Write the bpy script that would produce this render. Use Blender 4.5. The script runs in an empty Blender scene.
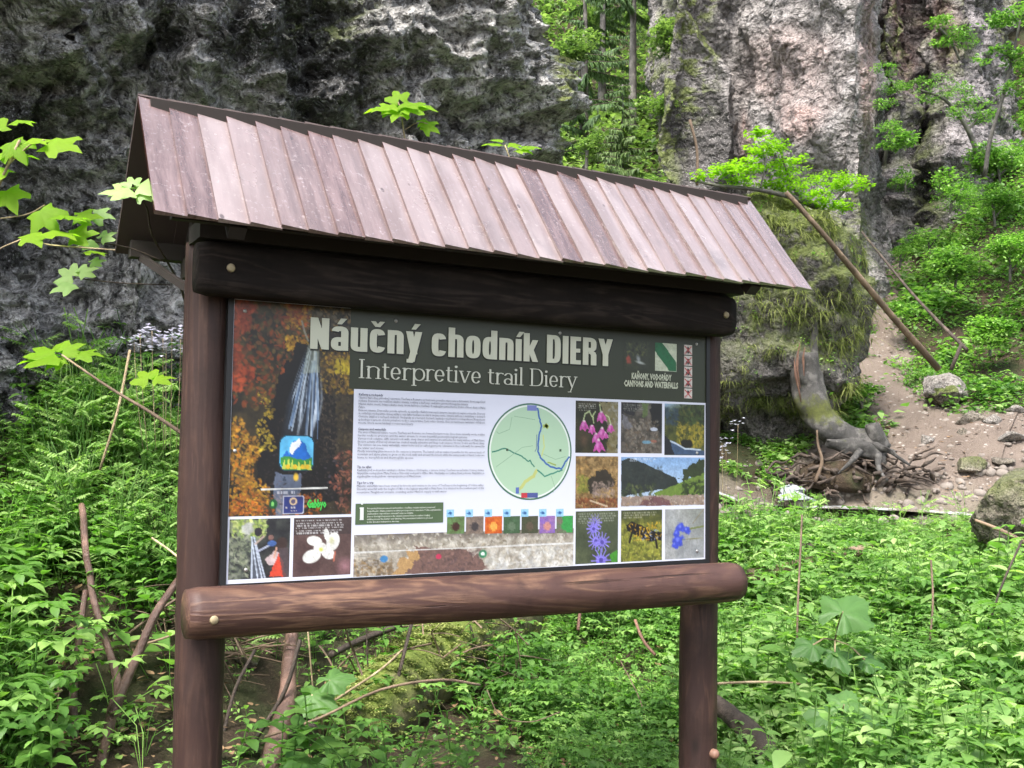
import bpy, math, random
import numpy as np
from mathutils import Vector
rnd = random.Random(7); rng = np.random.default_rng(7)
S = bpy.context.scene
COL = S.collection
R = math.radians

# ------------------------------------------------------------------ camera, sky, sun, exposure
F = 1039.4
YAW, PITCH, ROLL = 0.5071, 0.0582, 0.0139
CAM = np.array([-0.7313, -2.9495, 1.5999])
_cy, _sy, _cp, _sp = math.cos(YAW), math.sin(YAW), math.cos(PITCH), math.sin(PITCH)
FWD = np.array([_sy*_cp, _cy*_cp, _sp]); _r = np.array([_cy, -_sy, 0.0]); _u = np.cross(_r, FWD)
RT = math.cos(ROLL)*_r + math.sin(ROLL)*_u
UP = -math.sin(ROLL)*_r + math.cos(ROLL)*_u
cam = bpy.data.objects.new('camera', bpy.data.cameras.new('camera')); COL.objects.link(cam)
cam.data.sensor_width = 36; cam.data.lens = F*36/1024; cam.data.clip_end = 500; cam.data.clip_start = 0.05
from mathutils import Matrix
M4 = Matrix(((RT[0], UP[0], -FWD[0], CAM[0]), (RT[1], UP[1], -FWD[1], CAM[1]), (RT[2], UP[2], -FWD[2], CAM[2]), (0, 0, 0, 1)))
cam.matrix_world = M4
S.camera = cam
S.render.resolution_x, S.render.resolution_y = 1024, 768

SUN_EL, SUN_AZ = R(58), YAW + R(180+28)          # azimuth clockwise from +Y; behind the camera's left shoulder
w = bpy.data.worlds.new('World'); S.world = w; w.use_nodes = True
nt = w.node_tree; bg = nt.nodes['Background']
sky = nt.nodes.new('ShaderNodeTexSky'); sky.sky_type = 'NISHITA'; sky.sun_disc = False
sky.sun_elevation = SUN_EL; sky.sun_rotation = SUN_AZ; sky.air_density = 1.0; sky.dust_density = 3.0
hs = nt.nodes.new('ShaderNodeHueSaturation'); hs.inputs['Saturation'].default_value = .5; nt.links.new(sky.outputs[0], hs.inputs['Color']); nt.links.new(hs.outputs[0], bg.inputs[0]); bg.inputs[1].default_value = 0.15
sl = bpy.data.lights.new('sun', 'SUN'); sl.energy = 2.3; sl.angle = R(22); sl.color = (1.0, 0.96, 0.9)
sun = bpy.data.objects.new('sun', sl); COL.objects.link(sun)
sd = Vector((math.sin(SUN_AZ)*math.cos(SUN_EL), math.cos(SUN_AZ)*math.cos(SUN_EL), math.sin(SUN_EL)))
sun.rotation_euler = sd.to_track_quat('Z', 'Y').to_euler(); sun.location = (0, 0, 20)
S.view_settings.view_transform = 'Standard'; S.view_settings.look = 'None'
S.view_settings.gamma = 1; S.view_settings.use_curve_mapping = False
S.view_settings.exposure = 1.75
S.render.engine = 'CYCLES'
S.cycles.max_bounces = 6; S.cycles.diffuse_bounces = 3; S.cycles.glossy_bounces = 2
S.cycles.transmission_bounces = 3; S.cycles.transparent_max_bounces = 4
S.cycles.use_denoising = True; S.cycles.use_adaptive_sampling = True; S.cycles.adaptive_threshold = 0.03

# ------------------------------------------------------------------ helpers
def P(u, v, d):
    """world point seen at photo pixel (u, v) at forward distance d"""
    return CAM + d*(FWD + RT*(u-512)/F + UP*(384-v)/F)
def sdist(p):
    return float((np.asarray(p)-CAM) @ FWD)

def link(o, parent=None):
    COL.objects.link(o)
    if parent is not None: o.parent = parent
    return o
def tag(o, label=None, cat=None, group=None, kind=None):
    if label: o['label'] = label
    if cat: o['category'] = cat
    if group: o['group'] = group
    if kind: o['kind'] = kind
    return o
def empty(name, loc, label, cat, group=None):
    o = bpy.data.objects.new(name, None); o.empty_display_size = 0.1
    link(o); o.location = tuple(loc); tag(o, label, cat, group); return o

def mk(name, V, Fc, mat, parent=None, col=None, smooth=True, origin=None):
    """one mesh object; faces (m,4) with -1 in the last column for triangles.
    world coordinates in; stored relative to origin (or the parent's location)"""
    V = np.asarray(V, np.float32).reshape(-1, 3).copy(); Fc = np.asarray(Fc, np.int32)
    if Fc.shape[1] == 3: Fc = np.concatenate([Fc, -np.ones((len(Fc), 1), np.int32)], 1)
    off = np.zeros(3)
    if parent is not None:
        q = parent
        while q is not None: off = off + np.array(q.location); q = q.parent
    loc = np.zeros(3)
    if origin is not None and parent is None: loc = np.asarray(origin, float); off = loc
    V -= off.astype(np.float32)
    me = bpy.data.meshes.new(name)
    me.vertices.add(len(V)); me.vertices.foreach_set('co', V.ravel())
    tri = Fc[:, 3] < 0; tot = np.where(tri, 3, 4).astype(np.int32)
    li = Fc.ravel(); li = li[li >= 0]
    me.loops.add(len(li)); me.loops.foreach_set('vertex_index', li)
    me.polygons.add(len(Fc)); st = np.concatenate([[0], np.cumsum(tot)[:-1]]).astype(np.int32)
    me.polygons.foreach_set('loop_start', st)
    try: me.polygons.foreach_set('loop_total', tot)
    except Exception: pass
    me.polygons.foreach_set('use_smooth', np.full(len(Fc), smooth))
    if col is not None:
        col = np.asarray(col, np.float32)
        if col.shape[1] == 3: col = np.concatenate([col, np.ones((len(col), 1), np.float32)], 1)
        a = me.color_attributes.new('tint', 'FLOAT_COLOR', 'POINT'); a.data.foreach_set('color', col.ravel())
    me.update(calc_edges=True); me.validate()
    me.materials.append(mat)
    o = bpy.data.objects.new(name, me); link(o, parent)
    if parent is None: o.location = tuple(loc)
    return o

class Batch:
    def __init__(s): s.V = []; s.F = []; s.C = []; s.n = 0
    def add(s, V, Fc, C=None):
        V = np.asarray(V, float).reshape(-1, 3); Fc = np.asarray(Fc, int)
        if len(Fc) and Fc.shape[1] == 3: Fc = np.concatenate([Fc, -np.ones((len(Fc), 1), int)], 1)
        if C is None: C = np.tile([.5, .5, .5], (len(V), 1))
        C = np.asarray(C, float)
        if C.ndim == 1: C = np.tile(C, (len(V), 1))
        s.V.append(V); s.F.append(np.where(Fc >= 0, Fc + s.n, -1)); s.C.append(C); s.n += len(V)
    def arrays(s): return np.concatenate(s.V), np.concatenate(s.F), np.concatenate(s.C)
    def build(s, name, mat, parent=None, **k):
        V, Fc, C = s.arrays(); return mk(name, V, Fc, mat, parent, C, **k)
    def place(s, T, pos, yaw, sc, tilt=None, tint=None):
        """n copies of template T=(V,F,C) at pos"""
        V, Fc, C = T; n = len(pos); c, q = np.cos(yaw), np.sin(yaw)
        x = V[None, :, 0]*c[:, None] - V[None, :, 1]*q[:, None]; y = V[None, :, 0]*q[:, None] + V[None, :, 1]*c[:, None]
        z = np.repeat(V[None, :, 2], n, 0)
        W = np.stack([x, y, z], -1)*sc[:, None, None]
        if tilt is not None: W[:, :, :2] += W[:, :, 2:3]*tilt[:, None, :]
        W += pos[:, None, :]
        FF = np.where(Fc[None] >= 0, Fc[None] + (np.arange(n)*len(V))[:, None, None], -1)
        CC = np.repeat(C[None], n, 0).copy()
        if tint is not None: CC[:, :, :2] += tint[:, None, :]
        s.V.append(W.reshape(-1, 3)); s.F.append(np.where(FF.reshape(-1, 4) >= 0, FF.reshape(-1, 4)+s.n, -1)); s.C.append(CC.reshape(-1, 3)); s.n += n*len(V)

# --- noise (vectorised gradient noise)
_perm = np.random.default_rng(3).permutation(256); _perm = np.concatenate([_perm, _perm, _perm])
_g = np.random.default_rng(4).normal(size=(256, 3)); _g /= np.linalg.norm(_g, axis=1)[:, None]
def noise(p):
    p = np.asarray(p, float); i = np.floor(p).astype(int); f = p - i; i &= 255
    uu = f*f*f*(f*(f*6-15)+10); out = 0
    for dx in (0, 1):
        for dy in (0, 1):
            for dz in (0, 1):
                h = _perm[_perm[_perm[(i[:, 0]+dx) & 255]+((i[:, 1]+dy) & 255)]+((i[:, 2]+dz) & 255)]
                g = _g[h]; dd = (g*(f-[dx, dy, dz])).sum(1)
                wgt = (uu[:, 0] if dx else 1-uu[:, 0])*(uu[:, 1] if dy else 1-uu[:, 1])*(uu[:, 2] if dz else 1-uu[:, 2])
                out = out + wgt*dd
    return out*1.5
def fbm(p, o=5, l=2.1, g=.5):
    a = 1; s = 0
    for k in range(o): s = s + a*noise(p + k*17.3); p = p*l; a *= g
    return s
def ridged(p, o=5, l=2.1, g=.5):
    a = 1; s = 0
    for k in range(o): s = s + a*(1-2*np.abs(noise(p + k*11.7))); p = p*l; a *= g
    return s

# --- geometry
def tube(pts, rad, n=8, cap=True, wob=0.0, smoothsteps=0):
    pts = np.asarray(pts, float)
    if np.isscalar(rad): rad = np.full(len(pts), float(rad))
    rad = np.asarray(rad, float)
    if smoothsteps:
        m = len(pts); t = np.linspace(0, m-1, (m-1)*smoothsteps+1)
        ext = np.vstack([2*pts[0]-pts[1], pts, 2*pts[-1]-pts[-2]])
        i = np.minimum(t.astype(int), m-2); f = (t-i)[:, None]
        p0, p1, p2, p3 = ext[i], ext[i+1], ext[i+2], ext[i+3]
        pts2 = .5*((2*p1)+(-p0+p2)*f+(2*p0-5*p1+4*p2-p3)*f*f+(-p0+3*p1-3*p2+p3)*f**3)
        rad = np.interp(t, np.arange(m), rad); pts = pts2
    T = np.gradient(pts, axis=0); T /= np.linalg.norm(T, axis=1)[:, None]+1e-9
    a = np.array([0.13, 0.2, 1.0]) if abs(T[0][2]) < .9 else np.array([1.0, 0.1, 0])
    V = []
    for i in range(len(pts)):
        b = np.cross(T[i], a); b /= np.linalg.norm(b); c = np.cross(b, T[i]); a = c
        th = np.arange(n)*2*math.pi/n
        rr = rad[i]*np.ones(n)
        V.append(pts[i] + (np.cos(th)*rr)[:, None]*b + (np.sin(th)*rr)[:, None]*c)
    V = np.concatenate(V)
    if wob: V = V + (fbm(V*6, 3)*wob)[:, None]*np.array([1, .7, .6])
    i = np.arange(len(pts)-1)[:, None]*n; j = np.arange(n)[None]; k = (j+1) % n
    Fq = np.stack([i+j, i+k, i+n+k, i+n+j], -1).reshape(-1, 4)
    if cap:
        m = len(V); V = np.vstack([V, pts[0], pts[-1]]); L = (len(pts)-1)*n
        c0 = np.stack([np.full(n, m), k[0], j[0], np.full(n, -1)], 1); c1 = np.stack([np.full(n, m+1), L+j[0], L+k[0], np.full(n, -1)], 1)
        Fq = np.vstack([Fq, c0, c1])
    return V, Fq
def grid_faces(a, b):
    i, j = np.meshgrid(np.arange(a-1), np.arange(b-1), indexing='ij'); k = (i*b+j).ravel()
    return np.stack([k, k+b, k+b+1, k+1], 1)
def box(c, h, ax=None):
    """box centre c, half sizes h, axes rows ax"""
    ax = np.eye(3) if ax is None else np.asarray(ax)
    s = np.array([[x, y, z] for x in (-1, 1) for y in (-1, 1) for z in (-1, 1)])*np.asarray(h)
    V = np.asarray(c) + s@ax
    return V, np.array([[0, 1, 3, 2], [4, 6, 7, 5], [0, 4, 5, 1], [2, 3, 7, 6], [0, 2, 6, 4], [1, 5, 7, 3]])
def sphere(nu, nv):
    th = np.linspace(0, math.pi, nv)[:, None]; ph = np.linspace(0, 2*math.pi, nu, endpoint=False)[None]
    V = np.stack([np.sin(th)*np.cos(ph), np.sin(th)*np.sin(ph), np.cos(th)*np.ones_like(ph)], -1).reshape(-1, 3)
    i, j = np.meshgrid(np.arange(nv-1), np.arange(nu), indexing='ij'); k = (j+1) % nu
    return V, np.stack([i*nu+j, (i+1)*nu+j, (i+1)*nu+k, i*nu+k], -1).reshape(-1, 4)
def rock(c, h, seed=0, res=48, amp=.3, freq=1.6, flat=0.0):
    V, Fc = sphere(res, res//2+2); N = V.copy()
    d = ridged(V*freq+seed*7.1, 5, 2.2, .5)*amp*.5 + fbm(V*freq*2.2+seed*3.3, 4)*amp*.25
    V = V*(1+d)[:, None]
    rs = np.random.default_rng(int(seed)+50)
    for k in range(11):
        n_ = rs.normal(size=3); n_ /= np.linalg.norm(n_); e = np.clip(V@n_-rs.uniform(.55, .85), 0, None); V = V-(e*.88)[:, None]*n_
    V = V*(1+.035*fbm(V*7+seed, 4))[:, None]
    return V*np.asarray(h)+np.asarray(c), Fc

# --- node materials
class NT:
    def __init__(s, name):
        s.m = bpy.data.materials.new(name); s.m.use_nodes = True; s.t = s.m.node_tree; s.t.nodes.clear()
        s.out = s.n('ShaderNodeOutputMaterial'); s.tc = s.n('ShaderNodeTexCoord').outputs['Object']
    def n(s, ty, **k):
        q = s.t.nodes.new(ty)
        for a, b in k.items(): setattr(q, a, b)
        return q
    def set(s, q, **k):
        for a, b in k.items():
            a = a.replace('_', ' ')
            if isinstance(b, bpy.types.NodeSocket): s.t.links.new(b, q.inputs[a])
            else: q.inputs[a].default_value = b
        return q
    def L(s, a, b): s.t.links.new(a, b)
    def map(s, scale, v=None, rot=(0, 0, 0)):
        q = s.n('ShaderNodeMapping'); s.L(v or s.tc, q.inputs[0]); q.inputs['Scale'].default_value = scale; q.inputs['Rotation'].default_value = rot; return q.outputs[0]
    def noise(s, sc, det=4, rough=.55, v=None, dist=0):
        q = s.n('ShaderNodeTexNoise'); s.L(v or s.tc, q.inputs['Vector']); q.inputs['Scale'].default_value = sc; q.inputs['Detail'].default_value = det
        q.inputs['Roughness'].default_value = rough; q.inputs['Distortion'].default_value = dist; return q.outputs[0]
    def vor(s, sc, v=None, feat='F1', out=0):
        q = s.n('ShaderNodeTexVoronoi'); q.feature = feat; s.L(v or s.tc, q.inputs['Vector']); q.inputs['Scale'].default_value = sc; return q.outputs[out]
    def ramp(s, f, stops, interp='LINEAR'):
        q = s.n('ShaderNodeValToRGB'); e = q.color_ramp; e.interpolation = interp
        while len(e.elements) < len(stops): e.elements.new(.5)
        for el, (p, c) in zip(e.elements, stops):
            el.position = p; el.color = (*c, 1) if not np.isscalar(c) else (c, c, c, 1)
        s.L(f, q.inputs[0]); return q.outputs[0]
    def mix(s, f, a, b, mode='MIX'):
        q = s.n('ShaderNodeMix'); q.data_type = 'RGBA'; q.blend_type = mode
        for k, x in ((0, f), (6, a), (7, b)):
            if isinstance(x, bpy.types.NodeSocket): s.L(x, q.inputs[k])
            elif np.isscalar(x): q.inputs[k].default_value = x if k == 0 else (x, x, x, 1)
            else: q.inputs[k].default_value = (*x, 1)
        return q.outputs[2]
    def math(s, op, a, b=0.0, c=None, clamp=False):
        q = s.n('ShaderNodeMath'); q.operation = op; q.use_clamp = clamp
        for k, x in ((0, a), (1, b), (2, c)):
            if x is None: continue
            if isinstance(x, bpy.types.NodeSocket): s.L(x, q.inputs[k])
            else: q.inputs[k].default_value = x
        return q.outputs[0]
    def sep(s, v):
        q = s.n('ShaderNodeSeparateXYZ'); s.L(v, q.inputs[0]); return q.outputs
    def attr(s):
        q = s.n('ShaderNodeAttribute'); q.attribute_name = 'tint'; return q.outputs['Color']
    def nz(s):
        q = s.n('ShaderNodeNewGeometry'); return s.sep(q.outputs['Normal'])[2]
    def bump(s, h, st=.5, dist=.02):
        q = s.n('ShaderNodeBump'); s.L(h, q.inputs['Height']); q.inputs['Strength'].default_value = st; q.inputs['Distance'].default_value = dist; return q.outputs[0]
    def principled(s, col, rough=.7, spec=.5, normal=None, trans=None, coat=0, metal=0):
        q = s.n('ShaderNodeBsdfPrincipled')
        for k, x in (('Base Color', col), ('Roughness', rough), ('Specular IOR Level', spec), ('Coat Weight', coat), ('Metallic', metal)):
            if isinstance(x, bpy.types.NodeSocket): s.L(x, q.inputs[k])
            elif k == 'Base Color': q.inputs[k].default_value = (*x, 1)
            else: q.inputs[k].default_value = x
        if normal is not None: s.L(normal, q.inputs['Normal'])
        if trans:
            w_, tcol = trans; t = s.n('ShaderNodeBsdfTranslucent')
            if isinstance(tcol, bpy.types.NodeSocket): s.L(tcol, t.inputs[0])
            else: t.inputs[0].default_value = (*tcol, 1)
            mx = s.n('ShaderNodeMixShader'); mx.inputs[0].default_value = w_; s.L(q.outputs[0], mx.inputs[1]); s.L(t.outputs[0], mx.inputs[2])
            s.L(mx.outputs[0], s.out.inputs[0])
        else: s.L(q.outputs[0], s.out.inputs[0])
        return s.m

def plain(name, col, rough=.6, spec=.5, metal=0):
    t = NT(name); n = t.noise(30, 3)
    c = t.mix(t.math('MULTIPLY', n, .35), col, tuple(x*.55 for x in col)); return t.principled(c, rough, spec, metal=metal)

def leaf_mat(name, dark, mid, light, rough=.5, trans=.36, spec=.35):
    t = NT(name); a = t.n('ShaderNodeSeparateColor'); t.L(t.attr(), a.inputs[0])
    c = t.mix(a.outputs[0], dark, mid)
    c = t.mix(t.math('SUBTRACT', t.math('MULTIPLY', a.outputs[1], 2), .9, clamp=True), c, light)
    c = t.mix(t.math('MULTIPLY', a.outputs[2], .9, clamp=True), t.mix(1, c, (.45, .5, .6), 'MULTIPLY'), c)   # blue: lush 1, dull old leaf 0
    n = t.noise(60, 2); c = t.mix(t.math('MULTIPLY', n, .2), c, dark)
    tc = t.mix(1, c, (1.5, 1.9, .75), 'MULTIPLY')
    return t.principled(c, rough, spec, trans=(trans, tc), normal=t.bump(t.noise(90, 2), .25, .004))

def wood_mat(name, axis, base, light, dark, rough=.5, grain=1.0, wet=.5):
    t = NT(name)
    sc = {'x': (1.1, 9, 9), 'z': (9, 9, 1.1)}[axis]
    v = t.map(sc)
    n0 = t.noise(.9, 3, .5, v=v, dist=1.2)
    rings = t.math('SINE', t.math('MULTIPLY', n0, 46*grain))
    rings = t.math('MULTIPLY_ADD', rings, .5, .5)
    fine = t.noise(7, 5, .7, v=v)
    f = t.math('MULTIPLY', t.math('POWER', rings, 1.6), t.math('MULTIPLY_ADD', fine, 1.3, -.15, clamp=True), clamp=True)
    patch = t.ramp(t.noise(3.2, 4, .6), [(.38, 0.0), (.58, 1.0)])
    c = t.mix(t.math('MULTIPLY', f, patch), base, light)
    c = t.mix(t.ramp(t.noise(5, 5, .7), [(.5, 0.0), (.72, .75)]), c, dark)
    v2 = t.map({'x': (.5, 14, 14), 'z': (14, 14, .5)}[axis])
    cr = t.ramp(t.noise(2.5, 4, .6, v=v2), [(.30, 1.0), (.36, 0.0)])
    c = t.mix(t.math('MULTIPLY', cr, .8), c, tuple(x*.35 for x in dark))
    sc_ = t.ramp(t.noise(2.6, 5, .75, v=t.map({'x': (.7, 5, 5), 'z': (5, 5, .7)}[axis])), [(.60, 0.0), (.70, .55)]); c = t.mix(sc_, c, tuple(min(1, x*1.15) for x in light))
    kn = t.ramp(t.vor(2.1, v=t.map({'x': (1, 2.2, 2.2), 'z': (2.2, 2.2, 1)}[axis])), [(.05, 1.0), (.10, 0.0)]); c = t.mix(t.math('MULTIPLY', kn, .75), c, tuple(x*.5 for x in dark))
    h = t.math('ADD', t.math('MULTIPLY', f, .4), t.math('MULTIPLY', cr, -1.6))
    h = t.math('ADD', h, t.math('MULTIPLY', fine, .5))
    return t.principled(c, t.math('MULTIPLY_ADD', fine, .3, rough-.15), wet, normal=t.bump(h, .55, .006))

def bark_mat(name, a, b, moss=0.0, rough=.8, sc=1.0, mask=False):
    t = NT(name); n = t.noise(9*sc, 5, .65, v=t.map((1, 1, .35))); c = t.mix(n, a, b)
    c = t.mix(t.ramp(t.noise(3*sc, 4), [(.5, 0.0), (.62, .6)]), c, tuple(min(1, x*1.9) for x in b))
    if mask:
        a = t.n('ShaderNodeSeparateColor'); t.L(t.attr(), a.inputs[0]); f = t.ramp(t.math('MULTIPLY_ADD', t.noise(7, 5, .75), .9, t.math('MULTIPLY_ADD', a.outputs[0], .35, -.1)), [(.46, 0.0), (.62, 1.0)]); c = t.mix(f, c, t.mix(t.noise(40, 3), (.04, .05, .01), (.13, .14, .03)))
    if moss: 
        f = t.math('MULTIPLY', t.ramp(t.nz(), [(.25, 0.0), (.7, 1.0)]), t.ramp(t.noise(4*sc, 4), [(.55-.3*moss, 0.0), (.68-.3*moss, 1.0)]))
        c = t.mix(f, c, t.mix(t.noise(30, 3), (.05, .08, .01), (.16, .2, .03)))
    return t.principled(c, rough, .4, normal=t.bump(t.noise(22*sc, 6, .7), .8, .02))

def rock_mat(name, dark, mid, light, moss=.3, wet=.0, red=0.0, scale=1.0, streak=False):
    """tint.r = moss mask, tint.g = light patch, tint.b = red patch"""
    t = NT(name); a = t.n('ShaderNodeSeparateColor'); t.L(t.attr(), a.inputs[0])
    big = t.noise(.9*scale, 5, .6); med = t.noise(4.5*scale, 5, .62, dist=.4); fin = t.noise(20*scale, 3, .6)
    c = t.mix(t.ramp(big, [(.36, 0.0), (.64, 1.0)]), dark, mid)
    c = t.mix(t.math('MULTIPLY', t.ramp(med, [(.40, 0.0), (.60, 1.0)]), t.math('ADD', a.outputs[1], .25, clamp=True)), c, light)
    c = t.mix(t.ramp(fin, [(.54, 0.0), (.7, .35)]), c, tuple(min(.6, x*1.25) for x in light))
    c = t.mix(t.ramp(fin, [(.36, .8), (.46, 0.0)]), c, tuple(x*.5 for x in dark))
    c = t.mix(t.ramp(t.math('ADD', a.outputs[1], t.math('MULTIPLY_ADD', med, .5, -.25)), [(.0, .85), (.22, 0.0)]), c, tuple(x*.55 for x in dark))  # low green mask darkens the rock; carries wet stain and painted recess shade
    if red: c = t.mix(t.math('MULTIPLY', t.math('MULTIPLY', a.outputs[2], red), t.ramp(med, [(.3, .3), (.6, 1.0)])), c, (.36, .17, .13))
    if streak:
        sv = t.map((3.2, 3.2, .25)); c = t.mix(t.ramp(t.noise(1.6, 4, v=sv), [(.5, 0.0), (.64, .7*streak)]), c, tuple(x*.6 for x in dark))
    mf = t.math('MULTIPLY', t.math('MULTIPLY', a.outputs[0], 1.0), t.ramp(t.math('ADD', med, t.math('MULTIPLY', t.nz(), .25)), [(.42, 0.0), (.58, 1.0)]))
    mc = t.mix(t.noise(18, 4, .7), (.035, .05, .01), (.17, .2, .05))
    c = t.mix(mf, c, mc)
    sp = t.noise(38*scale, 2, .6); c = t.mix(t.ramp(sp, [(.57, 0.0), (.68, .4)]), c, tuple(min(.7, x*1.5) for x in light)); c = t.mix(t.ramp(sp, [(.32, .45), (.43, 0.0)]), c, tuple(x*.5 for x in dark))
    c = t.mix(t.math('MULTIPLY', mf, .85), c, mc)
    vor = t.vor(9*scale, feat='F1'); h = t.math('ADD', t.math('MULTIPLY', med, 1.5), t.math('MULTIPLY', fin, .22)); h = t.math('ADD', h, t.math('MULTIPLY', t.vor(6*scale, feat='DISTANCE_TO_EDGE'), .5)); h = t.math('ADD', h, t.math('MULTIPLY', vor, -.2))
    rough = t.math('SUBTRACT', t.math('MULTIPLY_ADD', t.noise(7*scale, 3), .5, .62-wet*.5), 0)
    return t.principled(c, t.math('MAXIMUM', rough, t.math('MULTIPLY', mf, .95)), .5, normal=t.bump(t.math('ADD', h, t.math('MULTIPLY', sp, .05)), 1.0, .2/scale))

# ------------------------------------------------------------------ terrain
ctl_px = [(-100,760,3.4),(0,745,3.8),(100,770,3.8),(-300,600,3.6),(0,620,4.6),(100,620,4.8),(180,620,5),(0,520,5.4),(100,510,5.8),(0,450,6.2),(100,430,6.5),(180,420,6.8),(-300,440,5.2),
 (300,775,4.2),(300,710,4.9),(430,715,5),(430,660,5.6),(560,770,4.5),(560,700,5.6),(560,640,6.6),(650,650,6.4),(400,580,6.8),(300,560,6.4),(400,500,7.6),(550,530,8.6),
 (720,775,4.5),(860,775,4.5),(1000,770,4.3),(1200,775,4.1),(860,700,5.4),(1000,700,5.2),(860,620,7),(1000,620,6.6),(860,566,8.6),(1000,566,8),(740,570,8),(740,540,9.5),(860,542,9.5),(1000,552,9.2),(1200,540,9),
 (740,498,10.8),(860,496,10.8),(960,506,10.5),(700,450,11.8),(770,462,11.8),(860,455,11.9),(940,436,12),(1024,440,11.5),(1200,420,11.5),(860,405,13.2),(930,402,13),(1024,378,13.5),
 (870,345,15.5),(960,340,15),(1024,320,15),(1200,290,14),(880,285,18),(950,255,17.5),(1024,235,17),(1024,160,19.5),(1200,160,18),(892,235,20.5),(905,195,23),(960,205,20),(1024,70,24),(1200,30,23),
 (600,330,14),(640,270,16),(600,215,19),(600,120,25),(600,20,32),(650,150,23),(600,-120,42),(650,0,33),(1024,-120,34),(500,100,26),(500,-100,40),(750,0,32),(850,-50,34)]
cx = [P(*p) for p in ctl_px]
for u in (-500, 0, 512, 1000, 1500):
    for d, z in ((1.2, .05), (2.6, .22)):
        q = P(u, 470, d); cx.append(np.array([q[0], q[1], z]))
for a in np.linspace(0, 2*math.pi, 10, endpoint=False):
    q = CAM + FWD*-3 + 4*np.array([math.cos(a), math.sin(a), 0])
    if (q-CAM)@FWD < 0: cx.append(np.array([q[0], q[1], 0.0]))
for u, d, z in ((-600, 8, 3.0), (-200, 14, 5), (200, 16, 6), (1700, 12, 5), (1700, 25, 14), (-500, 25, 14), (512, 70, 34), (-400, 60, 30), (1500, 60, 32)):
    q = P(u, 470, d); cx.append(np.array([q[0], q[1], z]))
for a in np.linspace(math.pi*.6, math.pi*1.9, 6):
    cx.append(np.array([CAM[0]+40*math.cos(a+1), CAM[1]-40*abs(math.sin(a+1)), 3.0]))
cx = np.array(cx)
_D = np.sqrt(((cx[:, None, :2]-cx[None, :, :2])**2).sum(-1)+.25)
_A = -_D + np.eye(len(cx))*0.03
_n = len(cx); _B = np.zeros((_n+1, _n+1)); _B[:_n, :_n] = _A; _B[:_n, _n] = 1; _B[_n, :_n] = 1
_w = np.linalg.solve(_B, np.concatenate([cx[:, 2], [0]]))

path_px = [(1010,440,11.7),(960,438,12),(915,428,12.4),(885,400,13.3),(872,360,14.8),(872,320,16.3),(884,285,18),(890,250,19.8),(897,215,21.8),(905,190,23.2)]
path_xy = np.array([P(*p)[:2] for p in path_px]); path_w = np.array([.72,.62,.5,.42,.38,.34,.3,.3,.3,.3])
bank_px = [(835,472,11.5),(900,470,11.5),(970,462,11.3)]
bank_xy = np.array([P(*p)[:2] for p in bank_px])
str_px = [(640,500,11.2),(740,498,10.9),(800,497,10.8),(860,499,10.7),(920,503,10.6),(985,508,10.4),(1070,512,10.2),(1300,520,9.8)]
str_xy = np.array([P(*p)[:2] for p in str_px])
def pldist(xy, pl, wd=None):
    best = np.full(len(xy), 1e9); wb = np.zeros(len(xy))
    for i in range(len(pl)-1):
        a, b = pl[i], pl[i+1]; t = np.clip(((xy-a)@(b-a))/((b-a)@(b-a)), 0, 1)
        d = np.linalg.norm(xy-(a+t[:, None]*(b-a)), axis=1)
        m = d < best; best = np.where(m, d, best)
        if wd is not None: wb = np.where(m, wd[i]+t*(wd[i+1]-wd[i]), wb)
    return (best, wb) if wd is not None else best
def zt(x, y, fine=True):
    x = np.atleast_1d(np.asarray(x, float)); y = np.atleast_1d(np.asarray(y, float)); out = np.zeros(len(x))
    for s in range(0, len(x), 20000):
        X, Y = x[s:s+20000], y[s:s+20000]
        D = np.sqrt((X[:, None]-cx[None, :, 0])**2+(Y[:, None]-cx[None, :, 1])**2+.25)
        z = -D@_w[:_n]+_w[_n]
        xy = np.stack([X, Y], 1)
        dp, wp = pldist(xy, path_xy, path_w)
        amp = np.clip((dp-wp)/.5, .25, 1)
        if fine:
            p = np.stack([X, Y, X*0], 1)
            far = np.clip(np.hypot(X-CAM[0], Y-CAM[1])/6, .3, 2.2)
            z = z + amp*far*(fbm(p*.7, 5)*.10)
        ds = pldist(xy, str_xy); z = z - .16*np.exp(-(ds/.35)**2)
        out[s:s+20000] = z
    return out

g = []
th = np.concatenate([np.linspace(-math.pi, -.75, 40), np.linspace(-.74, .74, 330), np.linspace(.75, math.pi, 41)[:-1]])
rr = np.concatenate([[0.05], np.geomspace(.5, 26, 260), np.geomspace(27, 90, 30)])
TH, RR = np.meshgrid(th, rr, indexing='ij')
fx, fy = math.sin(YAW), math.cos(YAW)
X = CAM[0]+RR*(np.cos(TH)*fx+np.sin(TH)*fy); Y = CAM[1]+RR*(np.cos(TH)*fy-np.sin(TH)*fx)
Z = zt(X.ravel(), Y.ravel())
Fg = grid_faces(len(th), len(rr))
wrap = np.stack([(len(th)-1)*len(rr)+np.arange(len(rr)-1), np.arange(len(rr)-1), np.arange(1, len(rr)), (len(th)-1)*len(rr)+np.arange(1, len(rr))], 1)
xy = np.stack([X.ravel(), Y.ravel()], 1)
dp, wp = pldist(xy, path_xy, path_w); db = pldist(xy, bank_xy); dsm = pldist(xy, str_xy)
pn = fbm(np.column_stack([xy*2.2, xy[:, 0]*0]), 4)
m1 = np.clip((wp+.22*pn+.25-dp)/.3, 0, 1); m2 = np.clip((.75+.3*pn-db)/.3, 0, 1); m3 = np.clip((.5+.2*pn-dsm)/.2, 0, 1)
C = np.stack([np.maximum(m1, m2*.75), m3, np.clip(.5+pn, 0, 1)], 1)
t = NT('soil'); a = t.n('ShaderNodeSeparateColor'); t.L(t.attr(), a.inputs[0])
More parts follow.
